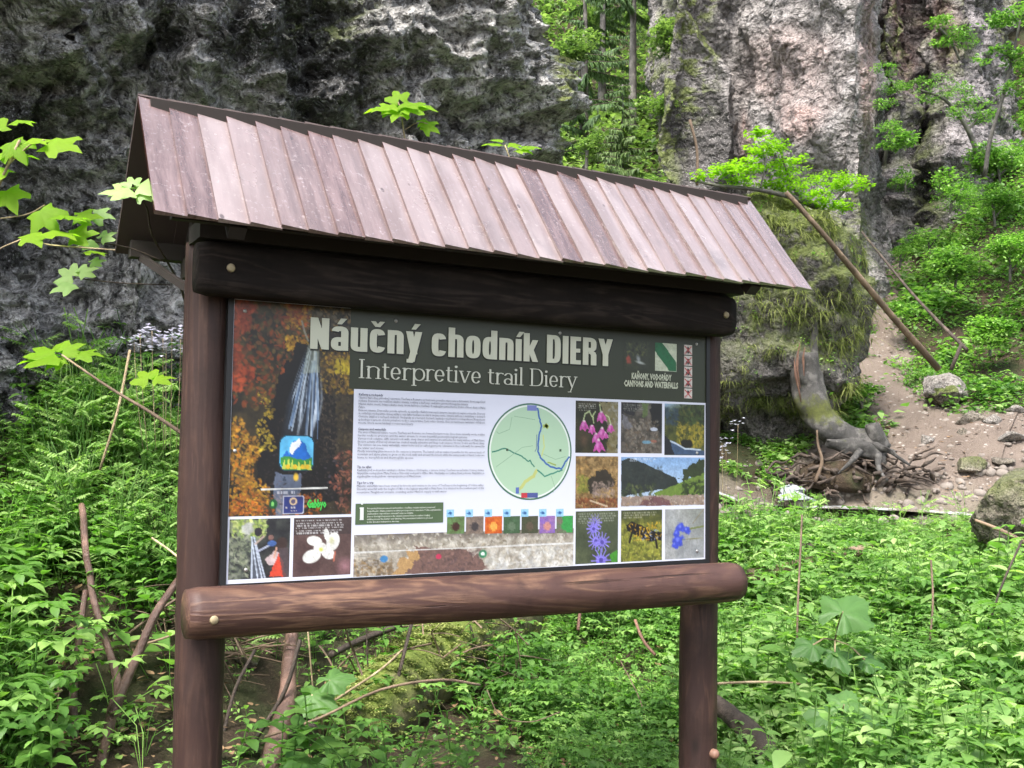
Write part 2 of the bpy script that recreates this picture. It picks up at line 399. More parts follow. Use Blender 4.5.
n1 = t.noise(6, 6, .7); n2 = t.noise(45, 5, .7)
c = t.mix(n1, (.02, .014, .008), (.075, .05, .03)); c = t.mix(t.ramp(n2, [(.55, 0.0), (.68, .7)]), c, (.17, .12, .075))
c = t.mix(t.ramp(t.noise(2.3, 4), [(.45, 0.0), (.6, .6)]), c, (.03, .05, .012))
pc = t.mix(t.noise(3, 5, .6), (.12, .092, .075), (.25, .20, .165)); pc = t.mix(t.ramp(n2, [(.3, .7), (.45, 0.0)]), pc, (.16, .12, .095))
pc = t.mix(t.ramp(t.vor(14), [(.12, .5), (.2, 0.0)]), pc, (.5, .46, .42))
pm = t.ramp(t.math('MULTIPLY_ADD', n1, .5, t.math('ADD', a.outputs[0], -.25)), [(.3, 0.0), (.5, 1.0)])
c = t.mix(pm, c, pc); c = t.mix(t.math('MULTIPLY', a.outputs[1], .8), c, t.mix(n2, (.1, .08, .06), (.3, .26, .2)))
soil = t.principled(c, .85, .3, normal=t.bump(t.math('ADD', t.math('MULTIPLY', n1, .8), n2), .9, .04))
V = np.stack([X.ravel(), Y.ravel(), Z], 1)
o = mk('ground', V, np.vstack([Fg, wrap]), soil, col=C); tag(o, kind='structure')

# trodden path, its own sheet just above the soil
def strip(name, pl, wd, lift, mat, n=160, m=15, zconst=None):
    t_ = np.linspace(0, len(pl)-1, n); i = np.minimum(t_.astype(int), len(pl)-2); f = (t_-i)[:, None]
    ext = np.vstack([2*pl[0]-pl[1], pl, 2*pl[-1]-pl[-2]]); p0, p1, p2, p3 = ext[i], ext[i+1], ext[i+2], ext[i+3]
    c_ = .5*((2*p1)+(-p0+p2)*f+(2*p0-5*p1+4*p2-p3)*f*f+(-p0+3*p1-3*p2+p3)*f**3)
    T = np.gradient(c_, axis=0); T /= np.linalg.norm(T, axis=1)[:, None]; Nn = np.stack([-T[:, 1], T[:, 0]], 1)
    W = np.interp(t_, np.arange(len(pl)), wd); e = 1+.3*noise(np.column_stack([t_*2.3, t_*0, t_*0])); e2 = 1+.3*noise(np.column_stack([t_*2.3, t_*0+9, t_*0]))
    s = np.linspace(-1, 1, m); off = np.where(s[None] > 0, s[None]*e[:, None], s[None]*e2[:, None])*W[:, None]
    Q = c_[:, None]+Nn[:, None]*off[..., None]; q = Q.reshape(-1, 2)
    zz = zt(q[:, 0], q[:, 1]) + lift
    edge = np.abs(np.tile(s, n)); zz = zz - np.clip((edge-.8)/.2, 0, 1)*.07*(1 if zconst is None else 0)
    if zconst is not None: zz = np.minimum(zz+.2, np.repeat(np.interp(t_, np.arange(len(pl)), zconst), m))
    return mk(name, np.column_stack([q, zz]), grid_faces(n, m)[:, ::-1], mat)
t = NT('path_earth'); n1 = t.noise(2.6, 5, .6); n2 = t.noise(40, 5, .7)
pc = t.mix(n1, (.12, .092, .075), (.25, .20, .165)); pc = t.mix(t.ramp(n2, [(.32, .8), (.46, 0.0)]), pc, (.13, .1, .08)); pc = t.mix(t.ramp(t.vor(9), [(.10, .7), (.2, 0.0)]), pc, (.50, .46, .42))
pm_ = t.principled(pc, .9, .25, normal=t.bump(t.math('ADD', n1, n2), .9, .05))
o = strip('path', path_xy, path_w, .035, pm_); tag(o, kind='structure')
t = NT('stream_water'); n1 = t.noise(5, 4, .6, v=t.map((1, 1, 1))); foam = t.ramp(t.noise(3.2, 5, .7), [(.47, 0.0), (.60, 1.0)])
c = t.mix(foam, t.mix(n1, (.10, .085, .06), (.22, .19, .14)), (.46, .48, .49))
wm = t.principled(c, t.math('MULTIPLY_ADD', foam, .5, .06), .6, normal=t.bump(t.noise(14, 4), .6, .04))
zc = [float(zt([p[0]], [p[1]], False)[0])+.09 for p in str_xy]
o = strip('stream', str_xy, np.full(len(str_xy), .34), 0, wm, zconst=np.array(zc)); tag(o, kind='structure')

# ------------------------------------------------------------------ cliffs and rocks
def cliff(name, pts, ztop, ns, nt_, zb, lean, amps, mat, label, cat='cliff', masks=None, seed=0, ext=None, up0=None, bulge=None, edge=0, skew=None):
    """pts (u, d) foot line; surface rises zb..ztop and leans back by lean m per m; ridged displacement"""
    xy_ = np.array([P(u, 470, d)[:2] for u, d in pts]); seg = np.concatenate([[0], np.cumsum(np.linalg.norm(np.diff(xy_, axis=0), axis=1))])
    s = np.linspace(0, seg[-1], ns); c_ = np.stack([np.interp(s, seg, xy_[:, 0]), np.interp(s, seg, xy_[:, 1])], 1)
    k = max(3, ns//40)|1; ker = np.hanning(k+2)[1:-1]; ker /= ker.sum()
    pad = np.vstack([np.repeat(c_[:1], k//2, 0), c_, np.repeat(c_[-1:], k//2, 0)]); c_ = np.stack([np.convolve(pad[:, i], ker, 'valid') for i in (0, 1)], 1)
    T = np.gradient(c_, axis=0); T /= np.linalg.norm(T, axis=1)[:, None]+1e-9; Nn = np.stack([T[:, 1], -T[:, 0]], 1)   # towards the camera side
    zz = np.linspace(zb, ztop, nt_); S_, Zz = np.meshgrid(np.arange(ns), zz, indexing='ij')
    base = np.zeros((ns, nt_, 3)); base[..., :2] = c_[:, None]; base[..., 2] = zz[None]
    n3 = np.zeros((ns, nt_, 3)); n3[..., :2] = Nn[:, None]
    h = (zz-zb)[None, :]
    off = -lean*h*np.ones((ns, 1))
    if bulge is not None: off = off + bulge(S_/ns, Zz)
    p = (base+n3*off[..., None]).reshape(-1, 3); n3 = n3.reshape(-1, 3)
    d = 0
    for kind, f, a, o_ in amps:
        q = p*np.asarray(f) + seed*5.7
        d = d + a*((ridged(q, o_) if kind == 'r' else fbm(q, o_)))
    if skew is not None: p = p + np.column_stack([np.repeat(T, nt_, 0), np.zeros(len(p))])*skew(S_.ravel()/ns, p[:, 2])[:, None]
    if edge: d = d*(1-edge*np.clip((S_.ravel()/ns-.62)/.2, 0, 1))
    n3 = n3 + np.column_stack([np.zeros((len(n3), 2)), .25*noise(p*.8+5)])
    p = p + n3*d[:, None]
    Cc = np.zeros((len(p), 3)); Cc[:, 1] = np.clip(.5+1.3*fbm(p*.6+9, 3), 0, 1)
    if masks: Cc = masks(p, Cc)
    o = mk(name, p, grid_faces(ns, nt_), mat, col=Cc, origin=(p[:, 0].mean(), p[:, 1].mean(), zb)); tag(o, label, cat); return o
def uvd(p):
    q = p-CAM; z = q@FWD; z = np.maximum(z, .1); return 512+F*(q@RT)/z, 384-F*(q@UP)/z, z
def blob(p, u, v, ru, rv, soft=.5):
    a, b, _ = uvd(p); k = np.hypot((a-u)/ru, (b-v)/rv)+.35*noise(p*1.7); return np.clip((1-k)/soft, 0, 1)

rm_dark = rock_mat('dark_wet_rock', (.038, .036, .033), (.165, .158, .148), (.52, .50, .47), wet=.9, scale=1.3)
def mk_left(p, C):
    C[:, 0] = np.maximum(blob(p, 566, 110, 14, 150)*1.0, blob(p, 575, 200, 18, 120))
    C[:, 0] = np.maximum(C[:, 0], blob(p, 330, 15, 60, 40)*.55); C[:, 0] = np.maximum(C[:, 0], blob(p, 40, 60, 40, 30)*.3)
    g = np.maximum(blob(p, 480, 60, 110, 110), blob(p, 60, 330, 160, 80)); g = np.maximum(g, blob(p, 40, 40, 110, 60))
    g = np.maximum(g, blob(p, 500, 150, 70, 90)); C[:, 1] = np.clip(C[:, 1]*.7+g*.8-.3*blob(p, 300, 60, 170, 70), 0, 1); return C
cliff('cliff', [(-600, 4.5), (-350, 5.0), (-150, 6.0), (0, 6.8), (120, 7.3), (200, 7.5), (400, 8.2), (450, 8.5), (486, 8.9), (508, 9.6), (514, 11), (490, 14)], 8.0, 620, 480, .8, .03,
      [('f', .45, .55, 3), ('r', (.9, .9, 1.1), .26, 3), ('f', (2.6, 2.6, 3), .24, 4), ('r', (4.5, 4.5, 5), .10, 4), ('f', 14, .03, 2)], rm_dark, 'dark wet craggy rock wall towering close behind the wooden signboard', masks=mk_left, seed=1, edge=.75,
      bulge=lambda s, z: .25*np.sin(z*1.3+s*5)*np.clip(2.4-3.2*s, 0, 1)+.5*np.clip(z-3.6, 0, 2)*np.clip(1-s*1.3, 0, 1))

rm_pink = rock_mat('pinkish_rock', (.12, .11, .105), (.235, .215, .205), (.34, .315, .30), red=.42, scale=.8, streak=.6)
def mk_pink(p, C):
    C[:, 0] = np.clip(np.maximum.reduce([blob(p, 690, 40, 34, 100)*1.2, blob(p, 655, 130, 34, 90)*1.2, blob(p, 860, 215, 12, 40)*.7, blob(p, 700, 250, 80, 40)*.8, blob(p, 830, 260, 40, 60)*.8]), 0, 1)
    C[:, 1] = np.clip(.75+.7*fbm(p*.5, 3), .3, 1)-1.5*blob(p, 703, 150, 48, 85)-.9*blob(p, 885, 170, 14, 90)  # recess darkened in the colour: overhang shade painted in, with wet rock
    C[:, 2] = np.clip(np.maximum.reduce([blob(p, 800, 120, 30, 25), blob(p, 790, 70, 60, 50)*.6, blob(p, 868, 60, 10, 140), blob(p, 745, 140, 10, 40)]), 0, 1); return C
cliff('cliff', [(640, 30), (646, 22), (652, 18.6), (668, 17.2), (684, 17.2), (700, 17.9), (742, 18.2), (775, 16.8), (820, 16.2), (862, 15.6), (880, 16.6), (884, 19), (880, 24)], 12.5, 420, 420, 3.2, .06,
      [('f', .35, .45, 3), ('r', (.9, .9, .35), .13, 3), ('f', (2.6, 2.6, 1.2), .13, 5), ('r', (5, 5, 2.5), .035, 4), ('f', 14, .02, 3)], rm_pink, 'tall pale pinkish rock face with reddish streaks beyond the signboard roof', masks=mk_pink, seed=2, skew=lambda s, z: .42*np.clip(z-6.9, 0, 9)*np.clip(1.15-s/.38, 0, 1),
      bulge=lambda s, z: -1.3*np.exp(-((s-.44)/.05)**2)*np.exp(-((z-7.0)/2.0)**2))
rm_grey = rock_mat('grey_gully_rock', (.05, .045, .045), (.17, .155, .155), (.32, .29, .29), red=.5, scale=.9, streak=1)
def mk_g(p, C):
    C[:, 0] = np.clip(.9*fbm(p*.7+3, 3)+.1, 0, 1); C[:, 1] = np.clip(C[:, 1], .25, 1)-blob(p, 922, 165, 16, 60)*1.2-blob(p, 885, 130, 9, 60); C[:, 2] = np.clip(blob(p, 905, 30, 20, 80)+blob(p, 945, 30, 20, 40), 0, 1); return C
cliff('cliff', [(850, 27), (878, 21), (888, 19.2), (905, 19.0), (918, 20.8), (928, 20.5), (940, 19.0), (975, 18.6), (1000, 19.5), (1012, 22), (1060, 26)], 14.5, 300, 360, 4.6, .1,
      [('f', .5, .55, 3), ('r', (1.1, 1.1, .6), .26, 4), ('r', (3, 3, 2), .09, 4), ('f', 9, .03, 3)], rm_grey, 'grey fissured rock wall with dark crack above the gully path', masks=mk_g, seed=3)

# mossy overhanging block right of the roof
rm_block = rock_mat('mossy_block_rock', (.03, .028, .026), (.10, .09, .08), (.22, .2, .185), scale=1.3)
V, Fc = sphere(150, 110)
V = np.sign(V)*np.abs(V)**.88
cen = P(762, 335, 12.5); 
ax = np.array([RT, np.cross(UP, RT)*-1, [0, 0, 1.0]]); ax[1] = -FWD*[1, 1, 0]; ax[1] /= np.linalg.norm(ax[1])
hh = np.array([.98, .95, 1.66])
pos = V*hh
under = np.clip((-.35-V[:, 2])/.5, 0, 1)           # undercut foot
pos[:, 1] -= under*.55; pos[:, 0] *= 1-.12*under
pos[:, 0] -= .18*V[:, 2]
W = cen + pos@ax
Nw = (V/np.linalg.norm(V, axis=1)[:, None])@ax
W = W + Nw*(fbm(W*1.1, 4)*.3+ridged(W*3, 4)*.06+fbm(W*.5, 2)*.25)[:, None]
Cb = np.zeros((len(W), 3)); Cb[:, 0] = np.clip((V[:, 2]+.35)*1.4+fbm(W*1.3, 3), 0, 1); Cb[:, 1] = .35
block = mk('boulder', W, Fc, rm_block, col=Cb, origin=cen-[0, 0, 1.6]); tag(block, 'huge undercut boulder draped in moss and hanging grass right of the roof', 'boulder')
blockV = (W, Nw, V)

def boulder(u, v, d, wpx, hpx, label, seed, mat, moss=.3, group=None, depth=1.0, name='stone', res=56, amp=.32, cat='stone'):
    r = wpx/2*d/F; h = hpx/2*d/F; c_ = P(u, v, d)
    V, Fc = rock((0, 0, 0), (1, 1, 1), seed, res, amp)
    if group: g_ = float(zt([c_[0]], [c_[1]])[0])+h*.3; c_ = c_*[1, 1, 0]+np.array([0, 0, g_]) if abs(g_-c_[2]) < .6 else c_
    A = np.array([RT*r, ax[1]*r*depth, np.array([0, 0, h])]); W = c_+V@A
    Cc = np.zeros((len(W), 3)); Cc[:, 0] = np.clip(moss*1.6*(V[:, 2]+.5)+fbm(W*3, 2)*.5*(moss > 0), 0, 1)*(moss > 0); Cc[:, 1] = .6
    o = mk(name, W, Fc, mat, col=Cc, origin=c_-[0, 0, h]); tag(o, label, cat, group); return o
rm_stone = rock_mat('pale_stone', (.09, .08, .07), (.24, .21, .18), (.36, .33, .3), scale=4)
rm_bould = rock_mat('brown_stone', (.05, .042, .032), (.15, .125, .09), (.27, .235, .19), scale=3)
boulder(1034, 500, 7.6, 108, 104, 'big moss patched boulder at the right edge by the stream', 5, rm_bould, .2, res=90, name='boulder', cat='boulder')
boulder(945, 386, 12.9, 50, 26, 'flat topped grey rock at the foot of the leaning pole', 6, rm_stone, 0)
boulder(946, 398, 12.8, 36, 24, 'dark mossy lump under the flat topped rock beside the path', 16, rm_bould, .4)
G = 'loose stones beside the path'
for k, (u, v, d, a, b, l) in enumerate([(972, 404, 12.2, 44, 20, 'slanting brown slab among the stones right of the path'), (993, 410, 12.0, 27, 19, 'rounded grey stone between the slab and the pale oval stone'),
    (1011, 421, 11.6, 42, 15, 'pale oval stone lowest of the cluster at the right edge'), (1016, 398, 12.3, 26, 15, 'whitish stone highest of the cluster at the right edge'),
    (928, 440, 11.9, 20, 17, 'pinkish upright stone standing alone on the path'), (962, 430, 11.9, 16, 13, 'small dark pointed stone in the middle of the path'),
    (968, 455, 11.2, 36, 26, 'dark angular block below the path above the stream'), (1000, 446, 11.2, 30, 12, 'thin brown slab lying above the mossy boulder'),
    (760, 476, 10.6, 52, 34, 'grey boulder left of the little white cascade'), (868, 511, 9.9, 30, 14, 'wet dark stone in the stream bed'),
    (700, 472, 10.8, 44, 26, 'grey stone half hidden behind the right post'), (913, 500, 10.4, 22, 10, 'small stone in the stream near the foam')]):
    boulder(u, v, d, a*.8, b*.85, l, 20+k, rm_stone if k in (1, 2, 3, 4, 9) else rm_bould, .12 if k in (6, 8) else 0, G, res=36, amp=.4)
# white cascade
V = []
n_, m_ = 26, 16
for i in range(n_):
    tt = i/(n_-1)
    for j in range(m_):
        s = j/(m_-1)*2-1
        q_ = np.array([[s*2.2, tt*3.1, 4.0]]); w_ = float(fbm(q_, 4)[0]); a = P(790+s*(9+9*tt)+tt*6+w_*5, 484+tt*15+w_*3+s*s*3, 10.75-.25*tt); V.append(a + (-FWD)*(.05*math.cos(s*1.4)+.09*w_) + np.array([0, 0, .03*w_]))
tfo = NT('foam'); fm = tfo.principled(tfo.mix(tfo.noise(16, 4, .7, v=tfo.map((3, 3, .7))), (.07, .08, .075), (.50, .53, .56)), .4, .5, normal=tfo.bump(tfo.noise(20, 4), .8, .03))
o = mk('water', V, grid_faces(n_, m_), fm); tag(o, kind='structure')

# ------------------------------------------------------------------ the signboard
def onplane(u, v, y):
    r = P(u, v, 1.0)-CAM; k = (y-CAM[1])/r[1]; return CAM+k*r
SB = empty('signboard', (.82, .06, .15), 'brown wooden trail signboard with shingled roof and printed information panel', 'signboard')
w_post = wood_mat('stained_post_wood', 'z', (.032, .016, .013), (.085, .045, .031), (.015, .008, .006), .6, 1.0, .3)
w_log = wood_mat('stained_log_wood', 'x', (.060, .029, .023), (.21, .118, .072), (.028, .013, .011), .55, 1.15, .35)
w_beam = wood_mat('shaded_beam_wood', 'x', (.012, .009, .0075), (.042, .031, .025), (.006, .005, .004), .85, 1.2, .15)  # beam colours darkened to hold the shade under the roof
w_under = plain('dark_roof_timber', (.018, .012, .009), .85)
def post(x, top, r, seed):
    n = 40; zs = np.linspace(-.25, top, n); pts = np.column_stack([x+.004*np.sin(zs*2+seed), .06+.003*np.cos(zs*3+seed), zs])
    V, Fc = tube(pts, r*(1+.015*np.sin(zs*5+seed)), 28, wob=.003); return mk('post', V, Fc, w_post, SB)
PRX = onplane(716, 650, .06)[0]-.078
post(-.052, 2.16, .068, 1); post(PRX, 2.16, .068, 4)
def log(name, xa, xb, y, z, r, mat, seed):
    n = 60; xs = np.linspace(xa, xb, n); t_ = np.minimum(xs-xa, xb-xs); rr_ = r*np.where(t_ < .018, .93+.07*np.sqrt(np.clip(1-(1-t_/.018)**2, 0, 1)), 1)
    rr_ = rr_*(1+.012*np.sin(xs*4+seed))
    pts = np.column_stack([xs, y+.004*np.sin(xs*2+seed), z+.005*np.sin(xs*1.7+seed)])
    V, Fc = tube(pts, rr_, 36, wob=.002); return mk(name, V, Fc, mat, SB)
rl, rr2 = onplane(184, 612, -.08), onplane(743, 583, -.08)
rail = log('rail', rl[0]+.005, rr2[0]-.036, -.078, (rl[2]+rr2[2])/2, .069, w_log, 2)
bl, br = onplane(197, 275, -.08), onplane(740, 312, -.08)
_z = br[2]-.018; _m = 60; _xs = np.linspace(bl[0], br[0]-.036, _m); _V, _F = tube(np.column_stack([_xs, np.full(_m, -.078), np.full(_m, _z)]), 1.0, 40, wob=0)
_k = np.minimum(_xs-_xs[0], _xs[-1]-_xs); _e = np.append(np.repeat(np.where(_k < .02, .9+.1*np.sqrt(np.clip(1-(1-_k/.02)**2, 0, 1)), 1), 40), [1, 1])
_a = np.arctan2(_V[:, 2]-_z, _V[:, 1]+.078); _rad = np.hypot(_V[:, 2]-_z, _V[:, 1]+.078) > .01; _q = (np.abs(np.cos(_a))**3.2+np.abs(np.sin(_a))**3.2)**(-1/3.2)*_e*_rad*(1+.012*fbm(_V*[3, 8, 8], 3))
_V[:, 1] = -.060+np.cos(_a)*_q*.048; _V[:, 2] = _z+np.sin(_a)*_q*.075; beam = mk('cross_beam', _V, _F, w_beam, SB)
plug = plain('wood_plug', (.30, .24, .14), .6); steel = plain('zinc_screw', (.45, .44, .42), .4, metal=.7)
def disc(name, c_, r, mat, parent, dep=.006):
    V, Fc = tube([c_, c_+np.array([0, -dep, 0])], [r, r*.8], 14); return mk(name, V, Fc, mat, parent)
for (u, v, y, q) in ((231, 268, -.108, beam), (726, 315, -.108, beam), (214, 620, -.142, rail), (731, 586, -.143, rail)):
    disc('bolt_cover', onplane(u, v, y), .0125, plug, q)
bp = onplane(712, 753, .0); V, Fc = tube([bp+[0, .03, 0], bp+[0, -.02, 0], bp+[0, -.03, 0]], [.017, .017, .009], 14); mk('bolt', V, Fc, plain('rusty_bolt', (.22, .12, .08), .5), SB)

# roof
eL, eR = -.268, 1.967; RZ, RY, EZ, EY = 2.548, .06, 2.165, -.262
tw = NT('roof_board_wood'); a_ = tw.n('ShaderNodeSeparateColor'); tw.L(tw.attr(), a_.inputs[0])
v = tw.map((10, 1.2, 1.2)); n1 = tw.noise(4, 6, .7, v=v); n2 = tw.noise(5, 4, .6)
c = tw.mix(tw.ramp(n1, [(.36, 0.0), (.62, 1.0)]), (.058, .026, .024), (.155, .098, .094)); c = tw.mix(a_.outputs[0], c, tw.mix(n2, (.18, .128, .124), (.34, .285, .28)))
c = tw.mix(tw.math('MULTIPLY', tw.ramp(n2, [(.52, 0.0), (.7, .8)]), a_.outputs[1]), c, (.07, .05, .048))
c = tw.mix(tw.ramp(tw.vor(7, v=tw.map((1.6, 1, 1))), [(.05, .85), (.085, 0.0)]), c, (.05, .03, .028))
c = tw.mix(tw.ramp(tw.noise(1.3, 4, .6, v=tw.map((6, 1, 1))), [(.50, 0.0), (.62, .5)]), c, (.10, .065, .06))
c = tw.mix(tw.ramp(tw.noise(60, 4, .8), [(.58, 0.0), (.72, .5)]), c, (.46, .40, .40))
c = tw.mix(a_.outputs[2], c, (.06, .018, .012))
w_back = plain('dark_back_boards', (.045, .028, .024), .7)  # back boards in a darker brown than the front ones
w_roof = tw.principled(c, tw.math('MULTIPLY_ADD', tw.noise(9, 4), .3, .08), 1.0, coat=.5, normal=tw.bump(tw.math('ADD', n1, tw.math('MULTIPLY', tw.noise(60, 3), .4)), .35, .004))
NB = 28; pitch = (eR-eL)/NB
for side in (0, 1):
    sy = -1 if side == 0 else 1
    down = np.array([0, sy*.322, -.385]); Ls = np.linalg.norm(down); down /= Ls; nrm = np.array([0, sy*.385, .322]); nrm /= np.linalg.norm(nrm)
    for k in range(NB):
        jx, je, lift = rnd.uniform(-.003, .003), rnd.uniform(-.004, .006), rnd.uniform(-.002, .003)
        x0, x1 = eL+k*pitch+jx, eL+(k+1)*pitch+.006
        top = np.array([0, RY, RZ]) + (nrm*.0)
        if side: top = top - down*.013 + nrm*.001
        lo = Ls+je+(.013 if side else 0)
        hl, hr, th_ = .0105+lift, .002, .014
        B = Batch(); nseg = 10
        rows = []
        for s_ in np.linspace(0, lo, nseg):
            q = top+down*s_; w1 = .0012*math.sin(s_*14+k*2.1)
            rows.append([[x0, 0, 0]+q+nrm*(hl+w1), [x1, 0, 0]+q+nrm*(hr+w1), [x1, 0, 0]+q+nrm*(hr-th_*.4+w1), [x0, 0, 0]+q+nrm*(hl-th_+w1)])
        A = np.array(rows).reshape(-1, 3); fs = []
        for i in range(nseg-1):
            for j in range(4): fs.append([i*4+j, (i+1)*4+j, (i+1)*4+(j+1) % 4, i*4+(j+1) % 4])
        fs += [[0, 1, 2, 3], [(nseg-1)*4+3, (nseg-1)*4+2, (nseg-1)*4+1, (nseg-1)*4]]
        Cc = np.tile([(0 if side else 1)*rnd.random()**.9, rnd.random()*.9, 0], (len(A), 1)); 
        # separate side faces for the reddish sawn edge
        V2 = []; F2 = []; C2 = []
        for fi, f in enumerate(fs):
            b = len(V2); V2 += [A[i_] for i_ in f]; F2.append([b, b+1, b+2, b+3])
            isedge = fi < (nseg-1)*4 and fi % 4 in (1, 3)
            C2 += [[Cc[0][0], Cc[0][1], .9 if isedge else 0]]*4
        mk('roof_board', V2, F2, w_back if side else w_roof, SB, C2, smooth=False)
ub = Batch()
def bar(a, b, wx, wz, B=None):
    a, b = np.array(a, float), np.array(b, float); d = b-a; L_ = np.linalg.norm(d); d /= L_
    s_ = np.cross(d, [0, 0, 1.0]) if abs(d[2]) < .95 else np.array([1.0, 0, 0]); s_ /= np.linalg.norm(s_); t_ = np.cross(s_, d)
    return box((a+b)/2, (L_/2, wx/2, wz/2), np.array([d, s_, t_]))
for nm, a, b, wx, wz in (('purlin', (eL+.035, .345, 2.175), (eR-.03, .345, 2.175), .05, .05), ('purlin', (eL+.05, -.205, 2.185), (eR-.05, -.205, 2.185), .03, .035),
                         ('ridge_beam', (eL+.03, .06, 2.515), (eR-.03, .06, 2.515), .06, .07), ('tie_beam', (-.052, -.02, 2.125), (-.052, .34, 2.125), .06, .06),
                         ('tie_beam', (PRX, -.02, 2.125), (PRX, .34, 2.125), .06, .06), ('king_post', (-.052, .06, 2.15), (-.052, .06, 2.5), .06, .06), ('king_post', (PRX, .06, 2.15), (PRX, .06, 2.5), .06, .06),
                         ('rafter', (-.052, .06, 2.50), (-.052, -.225, 2.145), .045, .04), ('rafter', (-.052, .06, 2.50), (-.052, .345, 2.145), .045, .04), ('rafter', (PRX, .06, 2.50), (PRX, -.225, 2.145), .045, .04), ('rafter', (PRX, .06, 2.50), (PRX, .345, 2.145), .045, .04),
                         ('brace', (-.052, .02, 1.98), (-.2, .33, 2.15), .02, .02), ('wall_plate', (bl[0], -.03, br[2]+.085), (br[0], -.03, br[2]+.085), .14, .05)):
    V, Fc = bar(a, b, wx, wz); mk(nm, V, Fc, w_under, SB, smooth=False)

# ---- printed panel
PY = -.012; _q = [onplane(u, v, PY-.0015) for u, v in ((232, 302), (706, 334), (705, 560), (227.5, 583))]
PX0 = (_q[0][0]+_q[3][0])/2; PW = (_q[1][0]+_q[2][0])/2-PX0; PZ = (_q[2][2]+_q[3][2])/2; PH = (_q[0][2]+_q[1][2])/2-PZ
print('panel', PX0, PW, PZ, PH)
def H(u, v):
    q = onplane(u, v, PY-.0015); return np.array([q[0]-PX0, q[2]-PZ])
black = NT('black_frame'); black = black.principled((.012, .012, .013), .45, .4)
V, Fc = box((PX0+PW/2, PY+.008, PZ+PH/2), (PW/2, .008, PH/2)); panel = mk('information_panel', V, Fc, plain('panel_board', (.6, .6, .6), .5), SB, smooth=False)
fw = .016
for a, b in (((-fw, PZ-fw/2), (PW+fw, PZ-fw/2)), ((-fw, PZ+PH+fw/2), (PW+fw, PZ+PH+fw/2)), ((-fw/2, PZ), (-fw/2, PZ+PH)), ((PW+fw/2, PZ), (PW+fw/2, PZ+PH))):
    hor = a[1] == b[1]; c_ = (PX0+(a[0]+b[0])/2, PY+.006, (a[1]+b[1])/2)
    V, Fc = box(c_, ((b[0]-a[0])/2 if hor else fw/2, .012, fw/2 if hor else (b[1]-a[1])/2)); mk('panel_frame', V, Fc, black, panel, smooth=False)
tp = NT('print'); print_m = tp.principled(tp.attr(), .38, .45)
def lin(c):
    c = np.asarray(c, float)/255; return np.where(c <= .04045, c/12.92, ((c+.055)/1.055)**2.4)*.76
layer = [0]
def sheet(name, x0, z0, x1, z1, rgb=None, nx=2, nz=2, pic=None, lift=None):
    layer[0] += 1; y = PY-(.0012 if lift is None else lift)-layer[0]*.00002
    xs = np.linspace(x0, x1, nx); zs = np.linspace(z1, z0, nz); Xg, Zg = np.meshgrid(xs, zs, indexing='ij')
    V = np.stack([PX0+Xg.ravel(), np.full(Xg.size, y), PZ+Zg.ravel()], 1)
    Cc = lin(pic.reshape(-1, 3)) if pic is not None else np.tile(lin(rgb), (len(V), 1))
    return mk(name, V, grid_faces(nx, nz), print_m, panel, Cc, smooth=False)
